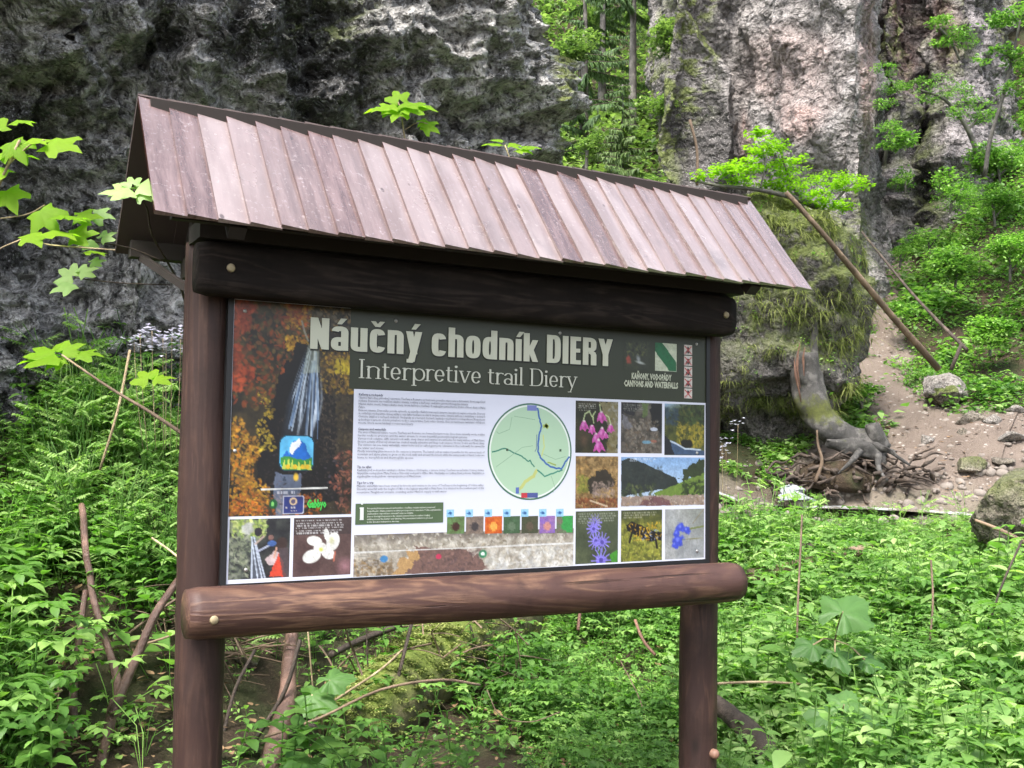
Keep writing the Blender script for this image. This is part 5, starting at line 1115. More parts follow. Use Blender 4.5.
# ground around and before the board, for the steps to the side
B = Batch()
plant_all(B, T_small, scatter(900, -500, 1500, 1.6, 3.8, 1, front=True), .6, 1.0)
stuffobj('ground_cover', B, lm_lush, ('low small leaved growth at the feet of the signboard posts', 'undergrowth'))
# slope on the right
T_f = [card(.07, .05, 9, .14, .16) for _ in range(6)]; T_f2 = [card(.05, .035, 9, .10, .08) for _ in range(4)]
B = Batch()
def sl(xy, u, d): return ((u > 905) | ((d > 12.4) & (u > 868) & (u < 905)) | ((u < 872) & (u > 845) & (d < 15.5) & (d > 12))) & (d > 12.3)
plant_all(B, T_f, scatter(9000, 850, 1400, 12, 24, .9, (.55, -.32, 4), sl), .7, 1.6, tf=.6)
plant_all(B, T_f2, scatter(7000, 850, 1400, 11.6, 22, .9, (.8, -.2, 9), sl), .7, 1.4, tf=.6)
stuffobj('ground_cover', B, lm_slope, ('leafy green growth on the steep slope right of the path', 'undergrowth'))
B = Batch()
plant_all(B, T_f2, scatter(2200, 690, 850, 10.95, 12.2, 1, (1.2, -.2, 4)), .7, 1.5); plant_all(B, T_f2, scatter(500, 835, 880, 11.6, 16, 1), .7, 1.2)
stuffobj('ground_cover', B, lm_fresh, ('green plants at the foot of the overhanging mossy boulder', 'undergrowth'))
# forest slope in the gap
B = Batch()
plant_all(B, T_f, scatter(9000, 480, 820, 13, 44, .9), 1.0, 2.6, tf=.35)
stuffobj('ground_cover', B, lm_far, ('green forest floor rising through the gap between the two rock walls', 'undergrowth'))
# grass hanging on the mossy block and moss ledge
Wb, Nb, Vb = blockV
B = Batch(); T_hang = []
for _ in range(5):
    T_hang.append(join([xf(leaf(U(.05, .17), .007, U(.7, 1.6), .1, 3, peak=.3), (U(-.04, .04), U(-.04, .04), 0), U(0, 6.28), U(-.2, .9), 0, 1, (U(.1, 1), U(.1, .8), U(.5, 1))) for _k in range(26)]))
ok = np.where((Vb[:, 2] > -.62) & (fbm(Wb*1.4, 3)+Vb[:, 2]*.45 > -.16))[0]; pick = rng.choice(ok, 2400)
plant_all(B, T_hang, Wb[pick]-Nb[pick]*.02, .7, 1.3, tf=1.1)
stuffobj('hanging_grass', B, lm_moss, ('yellowish grass and moss hanging over the big undercut boulder', 'grass'))
B = Batch(); pick = rng.choice(np.where((Vb[:, 2] > -.5) & (fbm(Wb*1.5+4, 3) > .08))[0], 420); plant_all(B, T_f2, Wb[pick], .5, 1.1)
stuffobj('ground_cover', B, lm_fresh, ('fresh small leaved plants rooted on the overhanging boulder', 'undergrowth'))

# leaf litter, pebbles
def anyscatter(n, u0, u1, d0, d1, dp_max=None):
    u = rng.uniform(u0, u1, n); d = rng.uniform(d0, d1, n); q = CAM[None]+d[:, None]*(FWD[None]*[1, 1, 0]/math.hypot(FWD[0], FWD[1])+RT[None]*((u-512)/F)[:, None]); xy = q[:, :2]
    if dp_max is not None:
        a, wa = pldist(xy, path_xy, path_w); b = pldist(xy, bank_xy); xy = xy[(a < wa*1.25+.1) | (b < dp_max)]
    return np.column_stack([xy, zt(xy[:, 0], xy[:, 1])+.03])
t = NT('dead_leaves'); litter_m = t.principled(t.mix(t.noise(3, 4), (.09, .05, .028), (.34, .22, .12)), .7, .3)
B = Batch(); T_dd = []
for L_ in T_dead: T_dd.append(L_)
pp = anyscatter(5200, -330, 1330, 2.5, 9.5); plant_all(B, T_dd, pp, .6, 1.3)
pp = anyscatter(2600, 700, 1200, 10, 20, 1.1); plant_all(B, T_dd, pp, .6, 1.5)
o = B.build('leaf_litter', litter_m); tag(o, 'brown dead leaves scattered on the bank and the path', 'leaf litter', kind='stuff')
B = Batch(); V, Fc = sphere(7, 6); TP = []
for k in range(5):
    W = V*(1+.35*noise(V*1.7+k*5))[:, None]*[1, U(.6, .9), U(.4, .7)]*.035; TP.append((W, Fc, np.tile([U(0, 1), .6, .5], (len(W), 1))))
pp = anyscatter(4200, 690, 1200, 10.4, 23, 1.0); pp[:, 2] -= .02; n_ = len(pp); w_ = rng.integers(0, 5, n_)
for k in range(5):
    m = w_ == k; B.place(TP[k], pp[m], rng.uniform(0, 6.28, m.sum()), np.minimum(rng.exponential(.5, m.sum())+.25, 1.8))
pp = anyscatter(500, 640, 1200, 9.9, 11.2); pp[:, 2] -= .03; B.place(TP[0], pp, rng.uniform(0, 6.28, len(pp)), np.minimum(rng.exponential(.8, len(pp))+.4, 2.2))
t = NT('gravel'); gm = t.principled(t.mix(t.noise(4, 5), (.10, .08, .065), (.30, .265, .235)), .85, .3, normal=t.bump(t.noise(60, 3), .5, .01))
o = B.build('gravel', gm); tag(o, 'loose gravel and small stones on the path and stream bank', 'gravel', kind='stuff')

# ------------------------------------------------------------------ individual things
def pxtube(pts, r, n=8, sm=4, wob=0.0):
    q = [P(*p) for p in pts]; return tube(q, r, n, smoothsteps=sm, wob=wob)
def thing_tube(name, label, cat, pts, r, mat, group=None, n=8, wob=0.0, sm=4):
    V, Fc = pxtube(pts, r, n, sm, wob); o = mk(name, V, Fc, mat, origin=V[np.argmin(V[:, 2])]); tag(o, label, cat, group); return o
b_red = bark_mat('wet_red_bark', (.05, .028, .022), (.14, .085, .065), rough=.32, sc=1.5)
b_grey = bark_mat('grey_bark', (.045, .042, .038), (.135, .125, .11), moss=.15)
b_log = bark_mat('brown_log', (.06, .04, .026), (.17, .12, .08), rough=.8)
b_dark = bark_mat('dark_wood', (.022, .016, .012), (.075, .055, .042), rough=.7, sc=2)
b_pale = bark_mat('pale_dry_stalk', (.22, .16, .09), (.42, .33, .2), rough=.8, sc=3)
b_moss = bark_mat('mossy_log', (.045, .04, .02), (.11, .10, .045), moss=.8)
b_split = bark_mat('fresh_split_wood', (.075, .034, .024), (.18, .10, .065), rough=.7)

b_stump = bark_mat('mossy_stump_bark', (.018, .017, .016), (.085, .08, .074), rough=.7, sc=4, mask=True)
# broken tree at the boulder's foot
bt = empty('broken_tree', P(868, 448, 11.4), 'broken grey tree with mossy bent trunk and torn top before the overhanging boulder', 'broken tree')
V, Fc = pxtube([(806, 352, 11.6), (806, 378, 11.6), (812, 402, 11.55), (824, 424, 11.5), (845, 438, 11.45), (866, 446, 11.4), (884, 456, 11.35)], [.13, .18, .185, .17, .16, .17, .15], 18, 5, .05); u_, v_, _ = uvd(V); Cm = np.zeros((len(V), 3)); Cm[:, 0] = np.clip(1-np.abs(v_-410)/26, 0, 1)*.8; mk('trunk', V, Fc, b_stump, bt, Cm)
V, Fc = pxtube([(826, 441, 11.3), (845, 447, 11.25), (866, 450, 11.2), (885, 462, 11.2)], [.04, .09, .09, .05], 12, 4, .05); mk('root', V, Fc, b_stump, bt, np.zeros((len(V), 3)))
for rp, rw in (([(872, 446, 11.2), (892, 452, 11.1), (910, 466, 11.0)], [.05, .03, .01]), ([(860, 452, 11.1), (850, 462, 11.0), (838, 474, 10.95)], [.045, .025, .01]), ([(878, 455, 11.1), (880, 470, 11.0), (890, 482, 10.9)], [.04, .025, .008])):
    V, Fc = pxtube(rp, rw, 9, 4, .04); mk('root', V, Fc, b_stump, bt, np.zeros((len(V), 3)))
V, Fc = pxtube([(816, 300, 11.75), (815, 325, 11.72), (813, 352, 11.68), (815, 385, 11.62)], [.015, .04, .06, .07], 10, 4, .04); mk('snag', V, Fc, b_stump, bt, np.zeros((len(V), 3)))
for a_, b_, c_ in (((800, 343), (797, 362), (800, 388)), ((805, 347), (803, 360), (804, 376)), ((794, 358), (796, 376), (801, 402)), ((875, 416), (880, 432), (887, 448)), ((879, 420), (884, 436), (889, 450))):
    V, Fc = pxtube([(*a_, 11.42), (*b_, 11.4), (*c_, 11.42)], [.003, .016, .005], 6, 3, .02); mk('torn_wood', V, Fc, b_split, bt)
V, Fc = pxtube([(872, 424, 11.3), (876, 436, 11.3), (882, 450, 11.3)], [.08, .1, .1], 10, 3, .03); mk('splinter', V, Fc, b_stump, bt, np.zeros((len(V), 3)))
# leaning log, thin rail with its prop
thing_tube('log', 'long brown pole leaning from the rock down to the flat topped rock', 'log', [(786, 192, 11.3), (830, 242, 11.4), (880, 302, 11.9), (938, 368, 12.6)], [.025, .030, .036, .042], b_log, n=10, wob=.015)
hr = empty('handrail', P(958, 370, 12.9), 'thin dark pole handrail on a short prop beside the path', 'handrail')
V, Fc = pxtube([(862, 232, 16), (905, 285, 15), (935, 318, 13.8), (967, 350, 13)], [.018, .020, .023, .026], 8); mk('pole', V, Fc, b_dark, hr)
V, Fc = pxtube([(961, 345, 13), (951, 370, 13)], [.025, .028], 6, 1); mk('prop', V, Fc, b_dark, hr)
# root tangle and driftwood by the stream
B = Batch()
for k in range(95):
    u0, v0 = U(770, 935), U(452, 492); 
    if u0 < 800: v0 = U(466, 492)
    a, L_ = U(-.9, .9)+(math.pi/2 if rnd.random() < .35 else 0), U(12, 40); d0 = 11.25-(v0-450)*.010
    V, Fc = tube([P(u0+L_*math.cos(a)*f-L_/2*math.cos(a), v0+L_*.5*math.sin(a)*f+U(-4, 4), d0+U(-.12, .12)) for f in (0, .33, .66, 1)], [U(.006, .02), U(.01, .03), U(.008, .02), .004], 5, smoothsteps=3); B.add(V, Fc)
o = B.build('driftwood', b_dark); tag(o, 'dark tangle of roots and brushwood on the bank below the broken tree', 'brushwood', kind='stuff')
V, Fc = rock(P(850, 480, 11.35), (.95, .35, .20), 33, 60, .35); o = mk('soil_mound', V, Fc, soil, col=np.zeros((len(V), 3)), origin=P(850, 495, 11.35)); tag(o, kind='structure', label='dark earth mound under the root tangle by the stream', cat='mound')
thing_tube('stick', 'forked pale stick leaning at the left end of the root tangle', 'stick', [(815, 482, 10.9), (822, 462, 10.95), (818, 445, 11), (817, 430, 11)], [.02, .018, .014, .01], b_log)
# logs in the meadow
thing_tube('log', 'short dark rotten log lying in the herbs just right of the signboard rail', 'log', [(742, 566, 7.9), (775, 556, 7.9), (815, 549, 7.8)], [.06, .05, .055], b_dark, n=10, wob=.03)
thing_tube('log', 'pale fallen log among the herbs beside the end of the rail', 'log', [(745, 578, 7.2), (800, 566, 7.4), (870, 548, 7.9)], [.05, .05, .04], b_log, n=10, wob=.02)
thing_tube('log', 'dark wet log sloping down to the bottom edge right of the right post', 'log', [(700, 692, 4.9), (735, 718, 4.7), (762, 745, 4.5), (775, 775, 4.35)], [.045, .05, .052, .05], b_dark, n=12, wob=.02)
thing_tube('stick', 'thin brown stick lying in grass at the bottom right', 'stick', [(815, 762, 4.3), (850, 742, 4.35), (880, 725, 4.4)], .008, b_log)
thing_tube('branch', 'brown broken branch lying below the mossy boulder at the right edge', 'branch', [(975, 520, 7.3), (1000, 530, 7.2), (1030, 545, 7)], [.010, .014, .016], b_log)
ml = thing_tube('mossy_log', 'thick fallen log covered in yellow green moss below the rail', 'log', [(520, 612, 6.4), (470, 635, 6.0), (430, 668, 5.5), (385, 705, 5.0), (345, 745, 4.7)], [.19, .21, .21, .19, .16], b_moss, n=22, wob=.04)
Vm = np.array([v.co for v in ml.data.vertices])+np.array(ml.location); tops = np.where((np.roll(Vm[:, 2], 1)*0+Vm[:, 2]) > zt(Vm[:, 0], Vm[:, 1], False)+.0)[0]
B = Batch(); T_m = [card(.012, .009, 22, .03, .02) for _ in range(3)]; pk = rng.choice(tops, 1700); plant_all(B, T_m, Vm[pk], .6, 1.2, tf=2)
mo = B.build('moss', lm_moss, ml); mo['kind'] = 'stuff'
o = boulder(247, 655, 5.0, 34, 26, 'small stone capped with bright moss beside the left post under the rail', 71, rm_bould, .9, res=36)
o = boulder(500, 617, 7.0, 50, 20, 'pale grey stone behind the upper end of the mossy log', 72, rm_stone, 0, res=36)
o = boulder(585, 620, 7.4, 70, 26, 'brown weathered stump of rock behind herbs under the rail centre', 73, rm_bould, 0, res=36)
thing_tube('root', 'shiny red brown trunk rising behind the rail near the left post', 'trunk', [(262, 785, 4.2), (280, 730, 4.4), (288, 690, 4.6), (291, 640, 4.9), (296, 590, 5.2)], [.046, .046, .04, .032, .026], b_red, n=12, wob=.008)
thing_tube('branch', 'dark grey branch stub joining the shiny red brown trunk', 'branch', [(283, 732, 4.4), (300, 728, 4.5), (318, 726, 4.55)], [.04, .035, .03], b_dark, n=10, wob=.01)
for pts, r, l in (([(76, 780, 4.0), (74, 700, 4.1), (79, 640, 4.3), (86, 590, 4.4)], [.017, .016, .014, .012], 'straight red brown bare stem leftmost of the stems at lower left'),
        ([(98, 780, 3.9), (112, 710, 4.1), (118, 690, 4.2), (105, 640, 4.3), (92, 590, 4.4), (84, 530, 4.7), (82, 505, 4.9)], [.022, .021, .018, .015, .014, .016, .014], 'crooked red brown stem bending left then up to a mossy stub'),
        ([(112, 715, 4.05), (135, 660, 4.2), (155, 615, 4.3), (178, 580, 4.45)], [.021, .019, .018, .015], 'smooth red brown stem slanting up to the left post')):
    thing_tube('bare_stem', l, 'stem', pts, r, b_red, 'bare red brown stems at lower left', n=10, wob=.006)
# dead dry twigs
G = 'dry twigs in the undergrowth'
tw_ = [([(255, 650, 4.6), (235, 690, 4.5), (222, 740, 4.4)], .008, b_dark, 'dark twig curving down behind the left post'), ([(300, 640, 4.6), (285, 690, 4.5), (255, 740, 4.4)], .010, b_dark, 'dark twig crossing in front of the red brown trunk'),
       ([(308, 632, 4.7), (313, 690, 4.7), (318, 735, 4.7)], .004, b_pale, 'upright pale straw beside the red brown trunk'), ([(265, 737, 4.3), (320, 718, 4.3), (380, 690, 4.3), (440, 680, 4.4), (480, 685, 4.5)], .006, b_log, 'long thin brown runner arching over the mossy log'),
       ([(330, 655, 5), (360, 640, 5.2), (400, 625, 5.4)], .018, b_dark, 'dark bent branch under the rail behind the red brown trunk'), ([(395, 690, 4.9), (405, 650, 5), (412, 622, 5.1)], .010, b_dark, 'upright dark twig standing on the mossy log'),
       ([(366, 620, 5), (368, 680, 5), (366, 720, 5)], .004, b_dark, 'thin dark hanging twig left of the mossy log'), ([(470, 625, 5.6), (478, 650, 5.6), (490, 672, 5.6)], .005, b_dark, 'thin dark twig over the top of the mossy log'),
       ([(335, 700, 4.6), (380, 670, 4.8), (402, 650, 5)], .006, b_pale, 'yellowish dry stick leaning on the mossy log'), ([(635, 620, 5.6), (643, 640, 5.5), (655, 655, 5.4)], .009, b_split, 'orange brown broken stick under the rail left of the right post'),
       ([(580, 612, 5.8), (578, 630, 5.7)], .010, b_split, 'short orange stub under the middle of the rail'), ([(620, 660, 5.2), (640, 700, 5), (648, 735, 4.9)], .003, b_log, 'pale bent stalk left of the right post'),
       ([(487, 690, 4.7), (500, 715, 4.6), (530, 722, 4.5), (560, 712, 4.5)], .0025, b_log, 'curly dry vine in the herbs under the rail'), ([(797, 642, 5.4), (798, 600, 5.5), (800, 560, 5.7), (802, 515, 5.9)], .006, b_log, 'tall thin dry stem standing in the meadow right of the sign'),
       ([(30, 700, 4.2), (52, 640, 4.4), (60, 600, 4.6)], .005, b_pale, 'dry straw at the far left edge of the bank'), ([(0, 735, 4), (25, 715, 4), (62, 690, 4.1)], .006, b_pale, 'slanting dry stick in the lower left corner'),
       ([(60, 640, 4.2), (58, 700, 4.1), (56, 745, 4)], .004, b_pale, 'pale upright stalk beside the leftmost bare stem'), ([(152, 538, 4.6), (172, 552, 4.5), (186, 565, 4.4)], .005, b_pale, 'short pale twig reaching the left post'),
       ([(62, 355, 3.6), (110, 388, 3.5), (150, 412, 3.4), (186, 436, 3.3)], [.003, .005, .006, .007], b_log, 'long slanting twig rising left from the left post'), ([(100, 470, 4.4), (118, 410, 4.4), (130, 350, 4.5)], .006, b_pale, 'pale dry stalk standing before the dark rock at left'),
       ([(120, 640, 4.5), (160, 610, 4.6), (190, 590, 4.7), (230, 560, 4.8)], .006, b_log, 'brown twig across the brush left of the left post'), ([(95, 650, 4.5), (140, 645, 4.5), (182, 632, 4.5)], .005, b_log, 'lower brown twig across the brush left of the left post'),
       ([(705, 684, 4.8), (760, 682, 4.8), (800, 684, 4.9)], .006, b_pale, 'pale straw lying right of the right post'), ([(930, 640, 5.5), (933, 600, 5.6), (931, 560, 5.7)], .006, b_log, 'brown stem standing in the meadow at right'),
       ([(985, 640, 5.4), (1000, 590, 5.4), (1022, 540, 5.5)], .006, b_dark, 'dark leaning stem near the right edge of the meadow'), ([(690, 120, 12.8), (697, 150, 12.7), (697, 185, 12.6)], .02, b_log, 'bare grey stem above the right end of the roof')]
for pts, r, m, l in tw_: thing_tube('twig', l, 'twig', pts, r, m, G, n=5)
B = Batch()
for k in range(150):
    u0, v0 = U(95, 240), U(590, 680); d0 = U(4.6, 5.2); a = U(-.5, .2)+(1.3 if rnd.random() < .4 else 0); L_ = U(30, 80)
    V, Fc = tube([P(u0+L_*math.cos(a)*f, v0+L_*math.sin(a)*f+8*f*f, d0+U(-.1, .1)) for f in (0, .5, 1)], U(.002, .005), 3, smoothsteps=3, cap=False); B.add(V, Fc)
for k in range(80):
    u0, v0 = U(300, 520), U(610, 700); d0 = U(5.0, 5.8); a = U(-1, 1.8); L_ = U(25, 70)
    V, Fc = tube([P(u0+L_*math.cos(a)*f, v0+L_*math.sin(a)*f+10*f*f, d0+U(-.1, .1)) for f in (0, .5, 1)], U(.002, .006), 3, smoothsteps=3, cap=False); B.add(V, Fc)
o = B.build('brushwood', b_log); tag(o, 'mat of fine dry brown twigs behind and beside the left post', 'brushwood', kind='stuff')

# ---- leafy saplings near the camera
def toward(p, side=0.0, up=0.35):
    """rotation putting a leaf's face towards the light and roughly the viewer"""
    return None
def place_leaf(B, T, p, yaw, pitch, roll, s, tint): B.add(*xf(T, p, yaw, pitch, roll, s, tint))
YV = -YAW      # yaw that points +Y along the view
def sapling(name, label, cat, stems, leaves, mat, smat, size=.1, group=None, kind='maple'):
    """stems: list of (pts, radius); leaves: (u, v, d, heading deg clockwise from image up, size px)"""
    p0 = P(*stems[0][0][0]); o = empty(name, p0, label, cat, group)
    B = Batch()
    for pts, r in stems:
        V, Fc = pxtube(pts, r, 6, 3); B.add(V, Fc)
    B.build('stem', smat, o)
    B = Batch()
    for u, v, d, hd, sz in leaves:
        sz = sz*.88; T = (maple(sz*d/F, tint=(U(.3, .8), U(.5, .9), 1), droop=U(.1, .35)) if kind == 'maple' else leaf(sz*d/F, sz*d/F*.5, U(.1, .4), .2, 4, (U(.3, .8), U(.4, .9), 1)))
        V, Fc, C = T
        # leaf blade lies in a plane tilted between horizontal and facing the camera
        a = R(hd); right = RT*math.cos(a)-UP*math.sin(a); upv = RT*math.sin(a)+UP*math.cos(a); tilt = U(.15, 1.15)
        n_ = -FWD*math.sin(tilt)+np.array([0, 0, 1])*math.cos(tilt); fy = upv*.9+(-FWD)*U(-.2, .5)+RT*0; fy -= n_*(fy@n_); fy /= np.linalg.norm(fy); fx = np.cross(fy, n_/np.linalg.norm(n_)); nn = np.cross(fx, fy)
        W = P(u, v, d)+V[:, :1]*fx+V[:, 1:2]*fy*1.15+V[:, 2:3]*nn; B.add(W, Fc, C)
    B.build('foliage', mat, o); return o
sapling('maple_sapling', 'bright green maple twig with lobed leaves reaching in from the left edge', 'sapling',
        [([(-60, 420, 2.9), (-40, 300, 2.9), (-15, 220, 2.9), (8, 165, 2.85), (20, 140, 2.85)], .004), ([(-15, 220, 2.9), (25, 215, 2.9), (45, 205, 2.9)], .002), ([(8, 165, 2.85), (30, 145, 2.85), (45, 140, 2.85)], .002), ([(-30, 265, 2.9), (20, 240, 2.85), (50, 245, 2.85), (115, 250, 2.8)], .002)],
        [(10, 140, 2.85, 150, 30), (28, 138, 2.85, 60, 34), (48, 140, 2.85, 110, 38), (0, 165, 2.9, 190, 36), (8, 150, 2.9, 130, 36), (5, 188, 2.9, 150, 32), (-5, 130, 2.9, -40, 34), (38, 208, 2.85, 130, 34), (58, 215, 2.85, 110, 36), (30, 232, 2.8, 160, 28), (50, 230, 2.8, 130, 34), (70, 235, 2.85, 70, 28), (75, 215, 2.9, 85, 26), (-10, 205, 2.9, -20, 34), (88, 250, 2.85, 95, 22), (-20, 165, 2.9, 220, 36), (15, 120, 2.9, 20, 22)], lm_bright, b_pale)
sapling('maple_sapling', 'slender sapling with leaf tuft against the left end of the roof', 'sapling',
        [([(215, 520, 3.7), (197, 380, 3.55), (186, 305, 3.4), (172, 270, 3.2), (152, 235, 3.0), (147, 208, 2.9), (134, 190, 2.8)], [.006, .005, .0045, .004, .003, .0025, .002]), ([(165, 262, 3.1), (130, 248, 3.0), (95, 242, 2.95)], .0018), ([(172, 285, 3.2), (120, 283, 3.1), (75, 278, 3.0)], .0018)],
        [(133, 188, 2.8, -75, 34), (133, 185, 2.8, -20, 18), (136, 186, 2.8, 60, 26), (131, 190, 2.8, -110, 24), (138, 192, 2.8, 110, 18), (92, 213, 2.95, 80, 22), (74, 277, 3, -60, 24), (78, 272, 3, 40, 20), (72, 282, 3, -120, 24), (98, 242, 2.95, -80, 22), (100, 238, 2.95, 30, 18), (90, 262, 2.95, 60, 16)], lm_fresh, b_dark)
sapling('maple_sapling', 'fresh green sapling top showing above the roof ridge', 'sapling',
        [([(440, 420, 4.6), (425, 260, 4.4), (408, 160, 4.3), (401, 112, 4.25), (398, 102, 4.25)], [.006, .005, .004, .003, .002]), ([(405, 130, 4.28), (418, 122, 4.28), (428, 124, 4.28)], .0018)],
        [(398, 104, 4.25, -80, 36), (400, 101, 4.25, -20, 22), (402, 102, 4.25, 40, 30), (404, 104, 4.25, 85, 34), (400, 108, 4.25, 190, 24), (402, 106, 4.25, 120, 24), (396, 106, 4.25, -120, 26), (424, 123, 4.28, 120, 18), (418, 122, 4.28, 70, 14)], lm_bright, b_pale)
sapling('maple_sapling', 'small pair of leaves peeping over the middle of the roof ridge', 'sapling',
        [([(540, 440, 5.2), (525, 260, 5.1), (512, 170, 5.0), (505, 145, 5.0)], .003)],
        [(500, 143, 5, -70, 20), (503, 140, 5, -10, 14), (508, 143, 5, 60, 16), (522, 146, 5, 60, 20), (518, 148, 5, 110, 18)], lm_bright, b_pale)
sapling('maple_sapling', 'yellow green twig tip pointing left over the umbel plants beside the left post', 'sapling',
        [([(186, 436, 3.3), (150, 412, 3.4), (110, 388, 3.5), (62, 355, 3.6)], .0035)],
        [(60, 354, 3.6, -75, 44), (58, 352, 3.6, -50, 40), (60, 352, 3.6, 30, 26), (78, 352, 3.6, 40, 24), (62, 358, 3.6, -140, 20), (152, 378, 3.5, 30, 24), (150, 380, 3.5, -40, 26)], lm_bright, b_pale)
# big leaved plants in the meadow
def bigleaf(label, u, v, d, leaves, group='big leaved plants'):
    o = empty('butterbur', P(u, v, d), label, 'plant', group); B = Batch(); S2 = Batch()
    for du, dv, hd, sz in leaves:
        p1 = P(u+du, v+dv, d-.1); a = R(hd); n_ = -FWD*.55+np.array([0, 0, 1])*.8; fy = RT*math.sin(a)+UP*math.cos(a); fy = fy-n_*(fy@n_)/(n_@n_); fy /= np.linalg.norm(fy); nn = n_/np.linalg.norm(n_); fx = np.cross(fy, nn)
        L_ = sz*d/F; th = np.linspace(-2.75, 2.75, 49); rr_ = L_*.8*(.55+.45*np.cos(th*.5)**2)*(1+.16*np.cos(th*2.28*2.2))*(1+.05*np.cos(th*25)); V = [[0, 0, 0]]; Fs = []
        for ring in (.55, 1):
            for t_, r_ in zip(th, rr_): V.append([math.sin(t_)*r_*ring*.85, math.cos(t_)*r_*ring, -.25*L_*ring**2+.12*L_*abs(math.sin(t_*3.5))*ring])
        for i in range(48): Fs += [[0, 1+i, 2+i, -1], [1+i, 50+i, 51+i, 2+i]]
        V = np.array(V); W = p1+V[:, :1]*fx+V[:, 1:2]*fy+V[:, 2:3]*nn; ti = (U(.2, .6), U(.3, .8), 1); B.add(W, Fs, ti)
        V, Fc = tube([P(u, v, d), (P(u, v, d)+p1)/2+[0, 0, .02], p1], .004, 5); S2.add(V, Fc)
    B.build('foliage', lm_big, o); S2.build('stem', b_pale, o)
bigleaf('large lobed butterbur leaf raised above the herbs in the middle of the right meadow', 835, 640, 5.0, [(8, -28, 30, 46), (-22, 5, -130, 26), (0, 12, 170, 26), (30, 20, 120, 22)])
bigleaf('drooping big leaved plant low in the meadow near the bottom centre right', 840, 735, 4.3, [(-10, -20, -150, 36), (16, -16, 100, 40), (4, -30, 20, 30)])
bigleaf('heart shaped leaves in front of the red brown trunk under the rail', 320, 735, 4.5, [(-8, -40, 140, 34), (10, -55, 60, 28)])

# ferns and tall umbel plants at the rock foot on the left
fr = [fern(7, .42) for _ in range(3)]
for k, (u, v, d, l) in enumerate([(105, 470, 5.2, 'fern arching before the dark rock left of the left post'), (40, 452, 5.6, 'fern at the rock foot near the left edge'), (150, 440, 5.8, 'fern just left of the left post below the white flowers'), (243, 655, 5.0, 'little fern visible between left post and red brown trunk')]):
    B = Batch(); B.add(*xf(fr[k % 3], (0, 0, 0), U(0, 6), 0, 0, .55 if k == 3 else 1)); V, Fc, C = B.arrays(); p = P(u, v, d); p[2] = float(zt([p[0]], [p[1]])[0]) if k < 3 else p[2]
    o = mk('fern', V+p, Fc, lm_fresh, col=C, origin=p); tag(o, l, 'fern', 'ferns')
T_tall = []
for _ in range(5):
    parts = []; h = U(.55, .75)
    for k in range(3): parts.append(stemT([np.array([U(-.03, .03), U(-.03, .03), 0]), np.array([U(-.06, .06), U(-.06, .06), h*.6]), np.array([U(-.12, .12), U(-.12, .12), h])], .0035))
    for k in range(11):
        a = U(0, 6.28); z = h*U(.25, 1); q0 = np.array([0, 0, z-.06]); L_ = U(.10, .2); d_ = np.array([-math.sin(a), math.cos(a), .35]); parts.append(stemT([q0, q0+d_*L_*.6, q0+d_*L_], .0014)); ti = (U(.3, .9), U(.5, 1), 1)
        for j in range(7):
            f = .4+.1*j; 
            for sg in (-1, 1): parts.append(xf(leaf(.055*(1.15-f*.5), .022, .3, .2, 2), q0+d_*L_*f, a+sg*1.0, U(-.2, .2), 0, 1, ti))
    T_tall.append(join(parts))
B = Batch(); pp = scatter(1500, 60, 190, 5.2, 6.5, 1); plant_all(B, T_tall, pp[:110], .6, 1.05); pp = scatter(600, -100, 70, 5.6, 6.5, 1); plant_all(B, T_tall, pp[:30], .35, .6)
stuffobj('ground_cover', B, lm_fresh, ('tall feathery leaved umbel plants crowding the rock foot left of the left post', 'undergrowth'))
B = Batch(); pp = scatter(900, 705, 1330, 4.4, 9.6, .8); plant_all(B, T_tall, pp[:330], .35, .8)
stuffobj('ground_cover', B, lm_fresh, ('taller feathery plants scattered through the bright meadow at right', 'undergrowth'))
# white flowers
def flowers(label, spots, d, n, sz, stem_to):
    o = empty('flowering_plant', P(*stem_to), label, 'flowers', 'white lilac flowering plants'); B = Batch(); S2 = Batch()
    for u, v in spots:
        V, Fc = tube([P(stem_to[0]+(u-stem_to[0])*.7, stem_to[1], stem_to[2]), P(stem_to[0]+(u-stem_to[0])*.9, (stem_to[1]+v)/2, d+.05), P(u, v, d)], .0015, 4, smoothsteps=3); S2.add(V, Fc)
        for _ in range(n):
            c_ = P(u+rnd.gauss(0, 5), v+rnd.gauss(0, 4), d+U(-.04, .04)); y0 = U(0, 6)
            for k in range(4): B.add(*xf(leaf(sz*1.25, sz*1.1, .1, .1, 2), c_, y0+k*1.571, U(0, .7), 0, 1, (.5, .5, 1)))
    S2.build('stem', b_pale, o); B.build('blossom', flm, o)
tf_ = NT('white_petals'); flm = tf_.principled((.68, .66, .78), .6, .3, trans=(.35, (.7, .68, .8)))
flowers('white lilac flowers against the dark rock just left of the left post', [(140, 334), (152, 331), (163, 338), (172, 336), (181, 333), (152, 346), (186, 345), (134, 341), (166, 347)], 5.4, 12, .014, (165, 450, 5.5))
flowers('few white flowers right of the right post near the grey stone', [(722, 442), (726, 448), (716, 452), (722, 460), (738, 425)], 7.0, 9, .014, (728, 520, 7.1))

